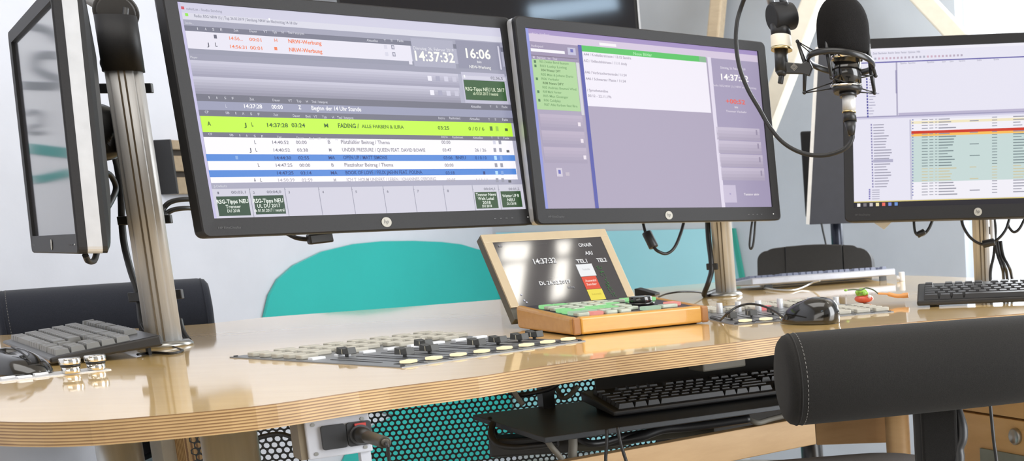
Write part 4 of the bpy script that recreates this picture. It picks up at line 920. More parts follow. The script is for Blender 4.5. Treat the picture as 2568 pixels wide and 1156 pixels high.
for j in range(7):
    y = 0.029+j*0.0225
    for i, x in enumerate(kx):
        m = GK
        if (i, j) in ((0, 6), (1, 6), (0, 3), (1, 2), (2, 2), (2, 3), (3, 3), (3, 2), (0, 2), (4, 4)): m = GL
        if (i, j) == (1, 0): m = RK
        if (i, j) in ((0, 1), (1, 1)): m = KP
        if j == 0 and i == 4: continue
        ckey(x, y, 0.021, 0.018, m)
ckey(0.150, 0.030, 0.032, 0.018, KP); ckey(0.184, 0.036, 0.030, 0.018, GK); ckey(0.150, 0.155, 0.026, 0.018, GK)
rk_ = ckey(0.205, 0.060, 0.020, 0.030, RK); ckey(0.178, 0.165, 0.030, 0.018, GL); ckey(0.207, 0.150, 0.022, 0.02, GL)
base = zf+h0+(h1-h0)*0.105/CD-0.002
g = MB(); g.cyl(Mc @ Vector((0.172, 0.108, base)), Mc @ Vector((0.172, 0.108, base+0.004)), 0.0235, n=36); g.cyl(Mc @ Vector((0.172, 0.108, base+0.004)), Mc @ Vector((0.172, 0.108, base+0.014)), 0.0195, 0.019, n=36); g.build('jog_dial', GLOSSBLK, cs, bevel=0.001)
# hinged screen
yv_, tl_, SWc, SHc = 0.8539, 0.5767, 0.2402, 0.1469
so = Vector((-0.8818, 2.2356, 0.776)); r_ = Vector((math.cos(yv_), math.sin(yv_), 0)); bk_ = Vector((-math.sin(yv_), math.cos(yv_), 0)); up_ = Vector((0, 0, math.cos(tl_))) + bk_*math.sin(tl_); nn_ = bk_*math.cos(tl_) - Vector((0, 0, math.sin(tl_)))
Ms = frame(so, r_, nn_, up_)
CHAMP = mat('champagne_metal', (176, 160, 134), 0.4, metal=0.35, noise=0.03)
SIDEG = mat('dark_grey_metal', (78, 76, 68), 0.45, noise=0.04)
def sbox(x0, x1, y0, y1, z0_, z1_): g = MB(); g.box(Ms @ Vector(((x0+x1)/2, (y0+y1)/2, (z0_+z1_)/2)), (x1-x0, y1-y0, z1_-z0_), Ms.to_3x3()); return g
scr = sbox(0.0, SWc, 0.003, 0.020, -0.022, SHc).build('screen_housing', SIDEG, cs, bevel=0.001)
for x0, x1, z0_, z1_ in ((0, SWc, SHc-0.0165, SHc), (0, 0.0155, 0, SHc-0.0165), (SWc-0.0155, SWc, 0, SHc-0.0165), (0.0155, SWc-0.0155, -0.012, -0.002)):
    sbox(x0, x1, -0.001, 0.0032, z0_, z1_).build('screen_frame', CHAMP, cs, bevel=0.0006)
uc = UI(Ms, SWc-0.031, SHc-0.0145, 0.0155, -0.002)
GLASS = glow((44, 42, 50), 0.98); GLASS.node_tree.nodes['Principled BSDF'].inputs['Specular IOR Level'].default_value = 0.6; GLASS.node_tree.nodes['Principled BSDF'].inputs['Roughness'].default_value = 0.06
uc.mats.append(GLASS); uc.mb.quad(*[Ms @ Vector(q_) for q_ in ((0.0155, 0, -0.002), (SWc-0.0155, 0, -0.002), (SWc-0.0155, 0, SHc-0.0165), (0.0155, 0, SHc-0.0165))], 0)
w_ = (240, 240, 240)
uc.text(1452, 620, 'ONAIR', 9, 34, w_); uc.text(1468, 640, 'ARI', 9, 19, w_); uc.text(1447, 661, 'TEL1', 9.5, 27, w_); uc.text(1498, 658, 'TEL2', 9.5, 25, w_); uc.text(1340, 663, '14:37:32', 13, 58, w_); uc.text(1354, 716, 'Di. 26.02.2019', 9.5, 80, w_); uc.text(1375, 698, '. . . . . . .', 2, 26, (170, 170, 176)); uc.text(1349, 613, '. . . . . . .', 2, 22, (170, 170, 176)); uc.text(1424, 723, 'Sendung', 5, 17, (150, 150, 156)); uc.text(1251, 620, 'MIC', 6, 9, (150, 150, 156))
def crect(a, b, c, k=2):
    xa_, za_ = uc.loc(*a); xb_, zb_ = uc.loc(*b); uc.rl(xa_, za_, xb_, zb_, c, k)
crect((1443, 664), (1496, 691), (238, 240, 242)); crect((1457, 695), (1507, 723), (228, 84, 62)); crect((1471, 727), (1520, 750), (240, 222, 84))
uc.text(1462, 679, 'Funkstille', 5, 18, (190, 190, 192)); uc.text(1468, 708, 'Auswahl', 6, 28, (250, 226, 216)); uc.text(1472, 717, 'Sender', 6, 26, (250, 226, 216)); uc.text(1484, 741, 'Automatik', 5, 26, (200, 180, 70))
random.seed(11)
for i in range(60):
    t_ = random.random(); u_ = 1494+t_*38+random.random()*11; v_ = 666+t_*76; crect((u_, v_), (u_+2.4, v_+2.4), (60, 104+int(random.random()*40), 62), 3)
for u_, v_ in ((1305, 738), (1312, 752), (1318, 757)): crect((u_, v_), (u_+5, v_+3), (206, 206, 220), 3)
uo = uc.build('touch_screen', cs)
for mm_ in uo.data.materials:
    pass

# ------------------------------------------------------------------ keyboards and mice
KEYB = mat('keycap_black', (40, 40, 42), 0.4); KBODY = mat('keyboard_black', (34, 33, 33), 0.32)
KEYL = mat('keycap_grey', (116, 116, 114), 0.42); GREYB = mat('keyboard_grey', (176, 180, 192), 0.35, metal=0.2)
def keyboard(Mx, label, W_=0.45, D_=0.152, body=KBODY, keym=KEYB, tilt=0.045, feet=True, trim=None):
    """origin at front left corner on the table, x along the keys, y to the back"""
    t = thing('keyboard', label, 'keyboard', Mx)
    T_ = Mx @ Matrix.Translation((0, 0, 0.003)) @ Matrix.Rotation(tilt, 4, 'X')
    g = MB(); g.prism([(0, 0), (D_, 0), (D_, 0.017), (0.0, 0.009)], 0, W_, T_ @ Matrix(((0, 0, 1, 0), (1, 0, 0, 0), (0, 1, 0, 0), (0, 0, 0, 1)))); g.build('case', body, t, bevel=0.003, seg=2)
    if trim:
        g = MB(); g.prism([(-0.0008, 0.002), (0.004, 0.002), (0.004, 0.005), (-0.0008, 0.005)], 0.002, W_-0.002, T_ @ Matrix(((0, 0, 1, 0), (1, 0, 0, 0), (0, 1, 0, 0), (0, 0, 0, 1)))); g.build('front_trim', trim, t)
    g = MB(); p_ = (W_-0.024)/23.0; sl = 0.008/D_
    def key(x, y, w, d_=1.0):
        z0_ = 0.0085+sl*y; a = 0.0006
        lo = [(x+a, y+a), (x+w*p_-a, y+a), (x+w*p_-a, y+d_*0.0188-a), (x+a, y+d_*0.0188-a)]; b_ = 0.0024
        hi = [(x+a+b_, y+a+b_*0.7), (x+w*p_-a-b_, y+a+b_*0.7), (x+w*p_-a-b_, y+d_*0.0188-a-b_*0.4), (x+a+b_, y+d_*0.0188-a-b_*0.4)]
        g.add([T_ @ Vector((q[0], q[1], z0_)) for q in lo]+[T_ @ Vector((q[0], q[1], z0_+0.0085)) for q in hi], [(4, 5, 6, 7), (0, 1, 5, 4), (1, 2, 6, 5), (2, 3, 7, 6), (3, 0, 4, 7)])
    x0 = 0.012; y0 = 0.010
    rows = [[1.5, 1.2, 1.2, 6.2, 1.2, 1.2, 1.2, 1.3], [1.25, 1, 1, 1, 1, 1, 1, 1, 1, 1, 1, 1, 2.75], [1.75, 1, 1, 1, 1, 1, 1, 1, 1, 1, 1, 1, 2.25], [1.5, 1, 1, 1, 1, 1, 1, 1, 1, 1, 1, 1, 1, 1.5], [1]*13+[2]]
    for j, rw in enumerate(rows):
        x = x0
        for w__ in rw: key(x, y0+j*0.0192, w__); x += w__*p_
        xb_ = x0+15.4*p_
        if j in (0, 3, 4):
            for i in range(3): key(xb_+i*p_, y0+j*0.0192, 1)
        if j == 1: key(xb_+p_, y0+j*0.0192, 1)
        xb_ = x0+18.9*p_
        for i in range(4):
            if j == 0 and i == 1: continue
            key(xb_+i*p_, y0+j*0.0192, 2 if (j == 0 and i == 0) else 1)
    for blk in (0, 2, 6.6, 11.2): 
        for i in range(1 if blk == 0 else 4): key(x0+(blk+i)*p_, y0+5*0.0192+0.006, 1)
    for i in range(3): key(x0+(15.4+i)*p_, y0+5*0.0192+0.006, 1)
    g.build('keycap_field', keym, t)
    if feet:
        for x in (0.03, W_-0.045):
            g = MB(); hb = (T_ @ Vector((x, D_-0.012, 0))); g.box((hb.x, hb.y, (hb.z+Mx.translation.z)/2), (0.018, 0.004, max(0.002, hb.z-Mx.translation.z)), Mx.to_3x3()); g.build('foot', BLACK, t)
    return t
def mouse(c, yaw, label, L_=0.112, W_=0.064, H_=0.039):
    t = thing('computer_mouse', label, 'computer mouse', yawm(c, yaw))
    Mx = ROOT[t]; g = MB(); nu, nv = 28, 12; vs = []
    for j in range(nv+1):
        ph = PI/2*j/nv
        for i in range(nu):
            a = 2*PI*i/nu; cx_ = math.cos(a); sy_ = math.sin(a)
            x = math.copysign(abs(cx_)**0.85, cx_)*L_/2; y = math.copysign(abs(sy_)**0.85, sy_)*W_/2
            f = math.cos(ph)**0.62; z = H_*math.sin(ph)**0.9*(1-0.22*max(0, x/(L_/2)))
            vs.append(Mx @ Vector((x*f-0.012*math.sin(ph)*1.0, y*f*(1-0.04*math.sin(ph)), 0.001+z)))
    fs = [(j*nu+i, j*nu+(i+1) % nu, (j+1)*nu+(i+1) % nu, (j+1)*nu+i) for j in range(nv) for i in range(nu)]
    g.add(vs, fs, 0, True); g.add(vs[:nu], [tuple(reversed(range(nu)))]); g.build('shell', GLOSSBLK, t)
    g = MB(); g.tube([Mx @ Vector((x, 0, 0.001+z+0.0006)) for x, z in ((0.050, 0.014), (0.036, 0.0255), (0.020, 0.0322), (0.004, 0.0365))], 0.0012, n=6); g.build('button_split', BLACKM, t)
    g = MB(); zw_ = H_*0.60; q0, q1 = Mx @ Vector((0.028, -0.003, zw_)), Mx @ Vector((0.028, 0.003, zw_)); g.cyl(q0, q1, 0.0062, n=18); g.build('scroll_wheel', RUBBER, t, bevel=0.0008)
    return t
# left keyboard: its short right end faces the camera
FR = ground(388, 868); FLk = ground(128, 912)
xk = Vector((0.7, -0.714, 0)).normalized(); yk = Vector((-xk.y, xk.x, 0))
org = Vector((-1.416, 1.886, DESK)) - xk*0.45
keyboard(frame(org, xk, yk, Vector((0, 0, 1))), 'dark grey keyboard under the edge-on monitor at the left pole', 0.45, 0.142, KBODY, KEYL, 0.085, trim=mat('trim_warm', (150, 120, 84), 0.4, metal=0.4))
q = ground(40, 940); mouse((-1.403, 1.80, DESK), math.radians(-28), 'black mouse cut by the left edge beside the chrome knobs', 0.128, 0.070, 0.035)
q = ground(2300, 772); keyboard(frame(Vector((q.x, q.y, DESK)), Vector((0.998, 0.06, 0)), Vector((-0.06, 0.998, 0)), Vector((0, 0, 1))), 'black keyboard in front of the right pole', 0.46, 0.155, KBODY, KEYB, 0.09)
# grey keyboard seen from behind: its keys face the far chair
qa = ground(2247, 690, DESK+0.0115); qa.z = DESK; qb = ground(1886, 716, DESK+0.0115); qb.z = DESK; xk = (qb-qa).normalized(); yk = Vector((-xk.y, xk.x, 0)); Wg = (qb-qa).length
o_ = qa - yk*0.15
kt = keyboard(frame(Vector((o_.x, o_.y, DESK)), xk, yk, Vector((0, 0, 1))), 'grey keyboard seen from behind in front of the leather chair', Wg, 0.15, GREYB, mat('keycap_blue_grey', (120, 126, 148), 0.45), 0.055)
q = ground(2020, 812); mouse((q.x+0.005, q.y+0.01, DESK), math.radians(150), 'glossy black mouse on the desk edge behind the front chair', 0.108, 0.066, 0.042)
cable('thin black mouse cord arching over the right mixing panel', [(1962, 795, 2.09), (1945, 782, 2.12), (1915, 768, 2.16), (1880, 762, 2.19), (1848, 770, 2.19), (1822, 788, 2.18), ground(1806, 803, DESK+0.003), ground(1796, 800, DESK+0.003), ground(1782, 796, DESK+0.003)], 0.0019)
cable('pale cord trailing from the grey keyboard', [ground(2056, 704, DESK+0.02), ground(2040, 708, DESK+0.012), ground(2010, 722, DESK+0.003), ground(1985, 728, DESK+0.003), ground(1950, 727, DESK+0.003), ground(1915, 722, DESK+0.003)], 0.002, m=SILVER, group='white cables')
g = MB(); q = ground(2262, 705); g.cyl((q.x, q.y, DESK), (q.x, q.y, DESK+0.022), 0.007, n=20); g.cyl((q.x-0.012, q.y, DESK+0.008), (q.x-0.002, q.y, DESK+0.008), 0.006, n=14); single(g.build('adapter', WHITEP, bevel=0.001), 'tiny white adapter standing at the right end of the grey keyboard', 'adapter')
# dark wedge behind the console
g = MB(); a = ground(1592, 742); b = ground(1650, 741); g.prism([(0, 0), (0.05, 0), (0.05, 0.004), (0.006, 0.016), (0, 0.016)], -0.02, 0.02, frame(Vector((a.x, a.y+0.02, DESK)), (b-a).normalized(), Vector((0, 0, 1)), Vector((0, -1, 0)))); single(g.build('desk_stand', BEZEL, bevel=0.001), 'small dark wedge on the desk behind the console screen', 'stand')
# strawberry sweet
q = ground(2167, 760); sw = thing('wrapped_sweet', 'strawberry shaped wrapped sweet, green above red, on the right of the desk', 'sweet', loc=(q.x, q.y, DESK))
SWR = mat('sweet_red', (204, 86, 64), 0.25, coat=0.5, noise=0.15, scale=120); SWG = mat('sweet_green', (140, 190, 70), 0.25, coat=0.5, noise=0.2, scale=160); SWO = mat('sweet_orange', (226, 160, 96), 0.35)
g = MB(); g.ball((q.x, q.y, DESK+0.0085), (0.0185, 0.014, 0.0085)); g.build('red_half', SWR, sw)
g = MB(); g.ball((q.x-0.003, q.y+0.002, DESK+0.018), (0.012, 0.011, 0.011)); g.build('green_half', SWG, sw)
for i in range(7):
    t_ = 2*PI*i/7; g = MB(); g.ball((q.x-0.003+0.009*math.cos(t_), q.y-0.004+0.007*math.sin(t_), DESK+0.019+0.005*(i % 3)/2), 0.0042, n=10, m=8); g.build('green_bump', SWG, sw)
g = MB(); g.ball((q.x+0.012, q.y-0.010, DESK+0.013), 0.0032, n=10, m=8); g.build('white_bead', WHITEP, sw)
g = MB(); g.tube(smooth_path([dep(2120, 728, 2.47), dep(2140, 726, 2.48), dep(2160, 727, 2.49), dep(2172, 722, 2.5), dep(2190, 727, 2.5), dep(2203, 737, 2.5)]), 0.0013, n=6); g.build('wrapper_twist', mat('twist_dark', (70, 84, 60), 0.4), sw)
g = MB(); g.tube(smooth_path([dep(2202, 736, 2.5), dep(2225, 737, 2.5), dep(2250, 742, 2.5), dep(2278, 740, 2.5)]), [0.002]*7+[0.004]*8+[0.005]*4, n=8); g.build('wrapper_tail', SWO, sw)
g = MB(); g.ball(dep(2121, 728, 2.47), (0.0035, 0.0025, 0.0022), n=10, m=8); g.build('wrapper_end', SWG, sw)
# paper slip under the right-hand monitor
g = MB(); c_ = [dep(2188, 545, 2.775), dep(2240, 543, 2.775), dep(2236, 557, 2.775), dep(2217, 576, 2.775), dep(2189, 557, 2.775)]
back_ = [p_ + Vector((0, 0.0006, 0)) for p_ in c_]; g.add(c_+back_, [(0, 1, 2, 3, 4), (9, 8, 7, 6, 5), (0, 5, 6, 1), (1, 6, 7, 2), (2, 7, 8, 3), (3, 8, 9, 4), (4, 9, 5, 0)])
single(g.build('paper_slip', mat('paper', (226, 218, 200), 0.8)), 'cream paper corner hanging below the right-hand monitor', 'paper')

# ------------------------------------------------------------------ chairs
def office_chair(PL, PR, label, fab, radius=0.059, seat_side=1, lever=True):
    """swivel chair with a bolster shaped back; PL, PR: ends of the bolster's axis"""
    PL, PR = Vector(PL), Vector(PR); ax = PR-PL; ln = ax.length; mid = (PL+PR)/2
    xh = Vector((ax.x, ax.y, 0)).normalized(); yh = Vector((-xh.y, xh.x, 0))*seat_side
    t = thing('office_chair', label, 'chair', frame(Vector((mid.x, mid.y, 0)), xh, Vector((-xh.y, xh.x, 0)), Vector((0, 0, 1))), group='swivel chairs with bolster backs')
    xd = ax.normalized(); zd = (Vector((0, 0, 1)) - xd*xd.z).normalized(); yd = zd.cross(xd)
    Mb = frame(PL, zd, yd, xd) if zd.cross(yd).dot(xd) > 0 else frame(PL, zd, -yd, xd)
    prof = [(0.0, -0.010), (radius*0.35, -0.0098), (radius*0.7, -0.0085), (radius*0.86, -0.006), (radius*0.955, -0.001), (radius*0.985, 0.004), (radius*0.985, 0.0075), (radius, 0.012), (radius*1.012, ln*0.3), (radius*1.015, ln*0.5), (radius*1.012, ln*0.7), (radius, ln-0.012), (radius*0.985, ln-0.0075), (radius*0.955, ln+0.001), (radius*0.8, ln+0.007), (0, ln+0.010)]
    g = MB(); g.lathe(prof, Mb, 56); bo = g.build('back_bolster', fab, t)
    g = MB(); n_ = 64
    for i in range(n_):
        a0 = 2*PI*i/n_; a1 = a0+2*PI/n_*0.55; rr = radius*1.0012
        g.cyl(Mb @ Vector((rr*math.cos(a0), rr*math.sin(a0), 0.0125)), Mb @ Vector((rr*math.cos(a1), rr*math.sin(a1), 0.0125)), 0.00045, n=5)
    g.build('stitching', mat('stitch_thread', (120, 118, 114), 0.8), bo)
    for zz in (0.0055, ln-0.0055):
        g = MB(); g.torus(Mb @ Matrix.Translation((0, 0, zz)), radius*0.982, 0.0012, 56, 6); g.build('seam_piping', fab, bo)
    return t, xh, yh, mid
PLr = dep(1975, 953, 1.66); PRr = dep(2640, 893, 1.80)
ch, xh, yh, mid = office_chair(PLr, PRr, 'charcoal chair with bolster back in front of the desk at the right', FABRIC)
def plate(u0, u1, v0, v1, z, th, name, m, root, bev=0.004):
    a, b = dep(u0, v0, z), dep(u1, v0, z); c = dep((u0+u1)/2, v1, z); w_ = (b-a).length; zt2 = (a.z+b.z)/2
    g = MB(); g.box(((a.x+b.x)/2, (a.y+b.y)/2+th/2, (zt2+c.z)/2), (w_, th, zt2-c.z), Matrix.Rotation(math.atan2(xh.y, xh.x)*0.3, 3, 'Z')); return g.build(name, m, root, bevel=bev)
plate(2302, 2393, 950, 1330, 1.80, 0.022, 'back_post', FABRIC, ch)
plate(2283, 2306, 950, 1330, 1.825, 0.02, 'post_core', BLACK, ch, 0.002)
pp_ = smooth_path([dep(2393, 1000, 1.83), dep(2402, 1030, 1.83), dep(2411, 1070, 1.83), dep(2411, 1100, 1.83), dep(2402, 1125, 1.83), dep(2404, 1150, 1.83), dep(2398, 1200, 1.83)])
g = MB(); g.tube(pp_, [0.005+0.004*min(1, i/12) for i in range(len(pp_))], n=14); g.build('adjusting_lever', BLACK, ch)
def seat_base(t, c, xh, yh, fab, zs=0.485, size=0.46):
    Mx = frame(Vector((c.x, c.y, 0)), xh, Vector((-xh.y, xh.x, 0)), Vector((0, 0, 1)))
    g = MB(); rim = [Mx @ Vector((x, y, 0)) for x, y in rrect(-size/2, -size/2, size/2, size/2, 0.12, 8)]; prof_ = [(0.90, zs-0.075), (0.985, zs-0.065), (1.0, zs-0.035), (0.985, zs-0.010), (0.93, zs-0.001), (0.6, zs+0.004)]
    vs = []; n_ = len(rim); cc = Vector((c.x, c.y, 0))
    for s_, h_ in prof_: vs += [cc+(p_-cc)*s_+Vector((0, 0, h_)) for p_ in rim]
    fs = [(j*n_+i, j*n_+(i+1) % n_, (j+1)*n_+(i+1) % n_, (j+1)*n_+i) for j in range(len(prof_)-1) for i in range(n_)]
    g.add(vs, fs, 0, True); g.add(vs[:n_], [tuple(reversed(range(n_)))]); g.add(vs[-n_:], [tuple(range(n_))], 0, True); g.build('seat', fab, t)
    g = MB(); g.cyl((c.x, c.y, 0.06), (c.x, c.y, zs-0.07), 0.026, n=24); g.build('gas_lift', BLACKM, t)
    for i in range(5):
        a_ = 2*PI*i/5+0.3; e_ = Vector((c.x+size*0.58*math.cos(a_), c.y+size*0.58*math.sin(a_), 0.065)); g = MB(); g.tube([Vector((c.x, c.y, 0.10)), e_], [0.024, 0.015], n=10); lg = g.build('leg', BLACKM, t)
        g = MB(); g.cyl(e_+Vector((-0.012*math.sin(a_), 0.012*math.cos(a_), -0.038)), e_+Vector((0.012*math.sin(a_), -0.012*math.cos(a_), -0.038)), 0.027, n=18); g.build('caster', BLACK, lg)
e1, e2 = ground(1935, 1158, 0.487), ground(2298, 1129, 0.487); xs_ = (e2-e1); xs_.z = 0; xs_.normalize(); ys_ = Vector((-xs_.y, xs_.x, 0))
sc_ = e2 - xs_*0.185 - ys_*0.205; sc_.z = 0
seat_base(ch, sc_, xs_, ys_, mat('seat_fabric', (92, 91, 92), 0.9, spec=0.2, noise=0.15, scale=700, bump=0.3, bscale=1500), 0.493, 0.41)
pb = dep(2345, 1330, 1.81); g = MB(); g.tube([Vector((pb.x, pb.y, pb.z+0.03)), Vector((pb.x, pb.y+0.02, 0.40)), Vector((sc_.x, sc_.y-0.05, 0.39))], 0.018, n=12); g.build('back_carrier', BLACKM, ch)
PLl = dep(8, 806, 2.66); PRl = dep(520, 768, 2.86)
ch2, xh2, yh2, mid2 = office_chair(PLl, PRl, 'dark navy chair with bolster back behind the desk at the left', NAVYFAB, 0.062)
sc2 = Vector((mid2.x, mid2.y, 0)) + yh2*0.27 + RX*0.06
seat_base(ch2, sc2, xh2, yh2, NAVYFAB, 0.58, 0.42)
g = MB(); g.tube([Vector((mid2.x, mid2.y, mid2.z-0.03)), Vector((mid2.x, mid2.y, 0.42)), Vector((sc2.x, sc2.y, 0.40))], 0.02, n=12); g.build('back_post', BLACKM, ch2)
# leather chair on the far side
zc_ = 3.72
A, B_ = dep(1893, 660, zc_), dep(2182, 640, zc_); xh3 = (B_-A).normalized(); xh3.z = 0; xh3.normalize(); yb3 = Vector((-xh3.y, xh3.x, 0))
ztop = dep(2040, 616, zc_).z; cen = (A+B_)/2
lc_ = thing('leather_chair', 'black leather chair with padded back on the far side of the desk', 'chair', frame(Vector((cen.x, cen.y, 0)), xh3, yb3, Vector((0, 0, 1))))
Wl = (B_-A).length; Ml = ROOT[lc_]
zz0 = 0.44; hh3 = ztop-zz0
Mbk = Ml @ Matrix.Translation((0, 0.035, zz0)) @ Matrix.Rotation(-0.12, 4, 'X') @ Matrix.Rotation(PI/2, 4, 'X')
topc = lambda x: hh3*(1.0-0.035*(2*x)**2)
for x0, x1, ra, rb in ((-0.5, -0.252, 0.03, 0.002), (-0.248, 0.246, 0.002, 0.002), (0.25, 0.5, 0.002, 0.04)):
    po = [(x0*Wl*1.06, 0.0), (x1*Wl*(1.06 if x1 == 0.5 else 1.0), 0.0)]
    for k_ in range(7): t_ = k_/6*PI/2; po.append((x1*Wl-rb+rb*math.cos(t_), topc(x1)-rb+rb*math.sin(t_)))
    xa_, xb_ = x1*Wl-rb, x0*Wl+ra
    for k_ in range(1, 6): xx = xa_+(xb_-xa_)*k_/6; po.append((xx, topc(x1)+(topc(x0)-topc(x1))*k_/6+(topc(xx/Wl)-(topc(x1)+(topc(x0)-topc(x1))*k_/6))*min(1, 2*min(k_, 6-k_)/3)))
    for k_ in range(7): t_ = PI/2+k_/6*PI/2; po.append((x0*Wl+ra+ra*math.cos(t_), topc(x0)-ra+ra*math.sin(t_)))
    g = MB(); g.prism(po, -0.035, 0.045 if x0 == -0.248 else 0.040, Mbk); g.build('back_cushion', LEATHER, lc_, bevel=0.010, seg=3)
g = MB(); g.box(Ml @ Vector((0, 0.055, (0.40+ztop)/2-0.02)), (Wl*0.84, 0.03, ztop-0.50), Ml.to_3x3() @ Matrix.Rotation(-0.12, 3, 'X')); g.build('back_shell', BLACK, lc_, bevel=0.01)
g = MB(); g.box(Ml @ Vector((0, -0.24, 0.43)), (Wl, 0.46, 0.09), Ml.to_3x3()); g.build('seat', LEATHER, lc_, bevel=0.03, seg=3)
g = MB(); g.cyl(Ml @ Vector((0, -0.22, 0.05)), Ml @ Vector((0, -0.22, 0.39)), 0.03, n=20); g.build('gas_lift', BLACKM, lc_)
for i in range(5):
    a_ = 2*PI*i/5; g = MB(); g.tube([Ml @ Vector((0, -0.22, 0.09)), Ml @ Vector((0.28*math.cos(a_), -0.22+0.28*math.sin(a_), 0.025))], [0.025, 0.02], n=10); g.build('leg', BLACKM, lc_)

# dark screens standing behind the right-hand monitor
zs_ = 3.9
ds = thing('display_stand', 'tall dark screen on a black pole, half hidden behind the right-hand monitor', 'display', loc=(dep(2094, 600, zs_).x, dep(2094, 600, zs_).y, 0))
tl, bl_ = dep(2054, 118, zs_), dep(2030, 563, zs_); tr_, br_ = dep(2260, 112, zs_+0.02), dep(2260, 556, zs_+0.02)
def slabq(c4, th, name, m, root):
    g = MB(); f_ = [Vector(p_) for p_ in c4]; b_ = [p_+Vector((0, th, 0)) for p_ in f_]; g.add(f_+b_, [(0, 1, 2, 3), (7, 6, 5, 4), (0, 4, 5, 1), (1, 5, 6, 2), (2, 6, 7, 3), (3, 7, 4, 0)]); return g.build(name, m, root)
slabq((tl, bl_, br_, tr_), 0.03, 'panel', mat('panel_navy_black', (52, 54, 62), 0.45), ds)
tl2, bl2 = dep(2045, 118, zs_), dep(2021, 562, zs_); slabq((tl2, bl2, bl_, tl), 0.035, 'edge_trim', mat('edge_pale', (214, 212, 208), 0.4), ds)
pz = dep(2094, 566, zs_+0.06); pz.y += 0.03; g = MB(); g.cyl((pz.x, pz.y, 0.56), (pz.x, pz.y, pz.z+0.2), 0.0185, n=24); g.build('pole', mat('pole_blue_black', (40, 44, 56), 0.25, metal=0.4), ds)
wq = RI @ pz; g = MB(); g.box(ROOM @ Vector((wq.x, wq.y/2, 0.60)), (0.05, -wq.y, 0.05), ROOM.to_3x3()); g.build('wall_arm', BLACKM, ds)
c_ = dep(2024, 438, 4.1); g = MB(); a_, b_ = dep(2014, 436, 4.1), dep(2034, 436, 4.1); hh = dep(2024, 330, 4.1).z-dep(2024, 546, 4.1).z
g.box(c_+Vector((0.01, 0.02, 0)), ((b_-a_).length+0.02, 0.06, hh)); g.build('rear_box', BEZEL, ds, bevel=0.006)
cable('thin black wire dangling beside the black display pole', [(2060, 560, 3.88), (2064, 580, 3.88), (2070, 606, 3.88), (2076, 640, 3.88)], 0.003)

# ------------------------------------------------------------------ below the desk top
PERF = mat('perforated_steel_black', (34, 36, 38), 0.45, spec=0.4)
def perforated(a, b, ztop_, zbot, pitch, rad, label):
    a, b = Vector(a), Vector(b); d = Vector((b.x-a.x, b.y-a.y, 0)); W_ = d.length; d.normalize(); yv = Vector((-d.y, d.x, 0))
    Mx = frame(Vector((a.x, a.y, zbot)), d, Vector((0, 0, 1)), -yv); H_ = ztop_-zbot
    V_, F_ = [], []; rowh = pitch*math.sqrt(3)/2; nr = int(H_/rowh); nc = int(W_/pitch)
    R6 = pitch/math.sqrt(3); r_in = pitch/2
    for j in range(nr):
        for i in range(nc):
            cx_ = (i+0.5+(0.5 if j % 2 else 0))*pitch; cy_ = (j+0.5)*rowh; o = len(V_)
            for k_ in range(12):
                t_ = PI/6*k_+PI/6; rr = R6 if k_ % 2 == 0 else r_in
                V_.append((cx_+rr*math.cos(t_+PI/6*2), cy_+rr*math.sin(t_+PI/6*2)))
            for k_ in range(12):
                t_ = PI/6*k_+PI/6; V_.append((cx_+rad*math.cos(t_+PI/6*2), cy_+rad*math.sin(t_+PI/6*2)))
            for k_ in range(12): F_.append((o+k_, o+(k_+1) % 12, o+12+(k_+1) % 12, o+12+k_))
    g = MB(); g.add([Mx @ Vector((x, y, 0)) for x, y in V_], F_)
    o = g.build('modesty_panel', PERF, fix=False)
    md = o.modifiers.new('solid', 'SOLIDIFY'); md.thickness = 0.0015
    return single(o, label, 'panel', 'perforated panels under the desk')
UND = DESK-0.0265
perforated(dep(905, 1100, 2.22), dep(1960, 1050, 2.60), UND, 0.47, 0.0100, 0.0037, 'black perforated panel in front of the teal board under the desk')
perforated(dep(478, 1130, 1.93), dep(770, 1110, 1.98), UND, 0.33, 0.0104, 0.0040, 'black perforated panel in front of the white wall, under the desk at the left')
a_, b_ = dep(1492, 960, 2.40), dep(2030, 900, 2.58); g = MB(); g.box(((a_.x+b_.x)/2, (a_.y+b_.y)/2, (UND+0.565)/2), (Vector((b_.x-a_.x, b_.y-a_.y, 0)).length, 0.012, UND-0.565), Matrix.Rotation(math.atan2(b_.y-a_.y, b_.x-a_.x), 3, 'Z')); single(g.build('dark_board', mat('dark_board', (34, 33, 32), 0.6), bevel=0.001), 'dark board under the desk behind the tray keyboard', 'board')
# socket box
a, b = dep(764, 1064, 1.500), dep(925, 1040.6, 1.545); d = Vector((b.x-a.x, b.y-a.y, 0)); Wb = d.length; d.normalize(); yv = Vector((-d.y, d.x, 0))
zt_ = min(a.z+0.004, UND); Hb = zt_-dep(775, 1157, 1.50).z
Mb_ = frame(Vector((a.x, a.y, zt_)), d, yv, Vector((0, 0, 1)))
sb = thing('socket_box', 'light grey socket box with two black sockets hanging under the desk edge', 'socket box', Mb_)
LGREY = mat('box_light_grey', (190, 192, 200), 0.45, noise=0.04)
g = MB(); lb(g, sb, (Wb/2, 0.020, -Hb/2), (Wb, 0.04, Hb)); g.build('housing', LGREY, sb, bevel=0.0015)
g = MB(); lb(g, sb, (-0.0035, 0.022, -Hb/2), (0.007, 0.036, Hb)); g.build('shaded_side', mat('side_shade_brown', (120, 108, 88), 0.6), sb)  # shading of the housing's left side, put into a darker colour
g = MB(); lb(g, sb, (Wb*0.90, 0.012, -Hb-0.03), (0.011, 0.012, 0.06)); g.build('bracket_leg', LGREY, sb)
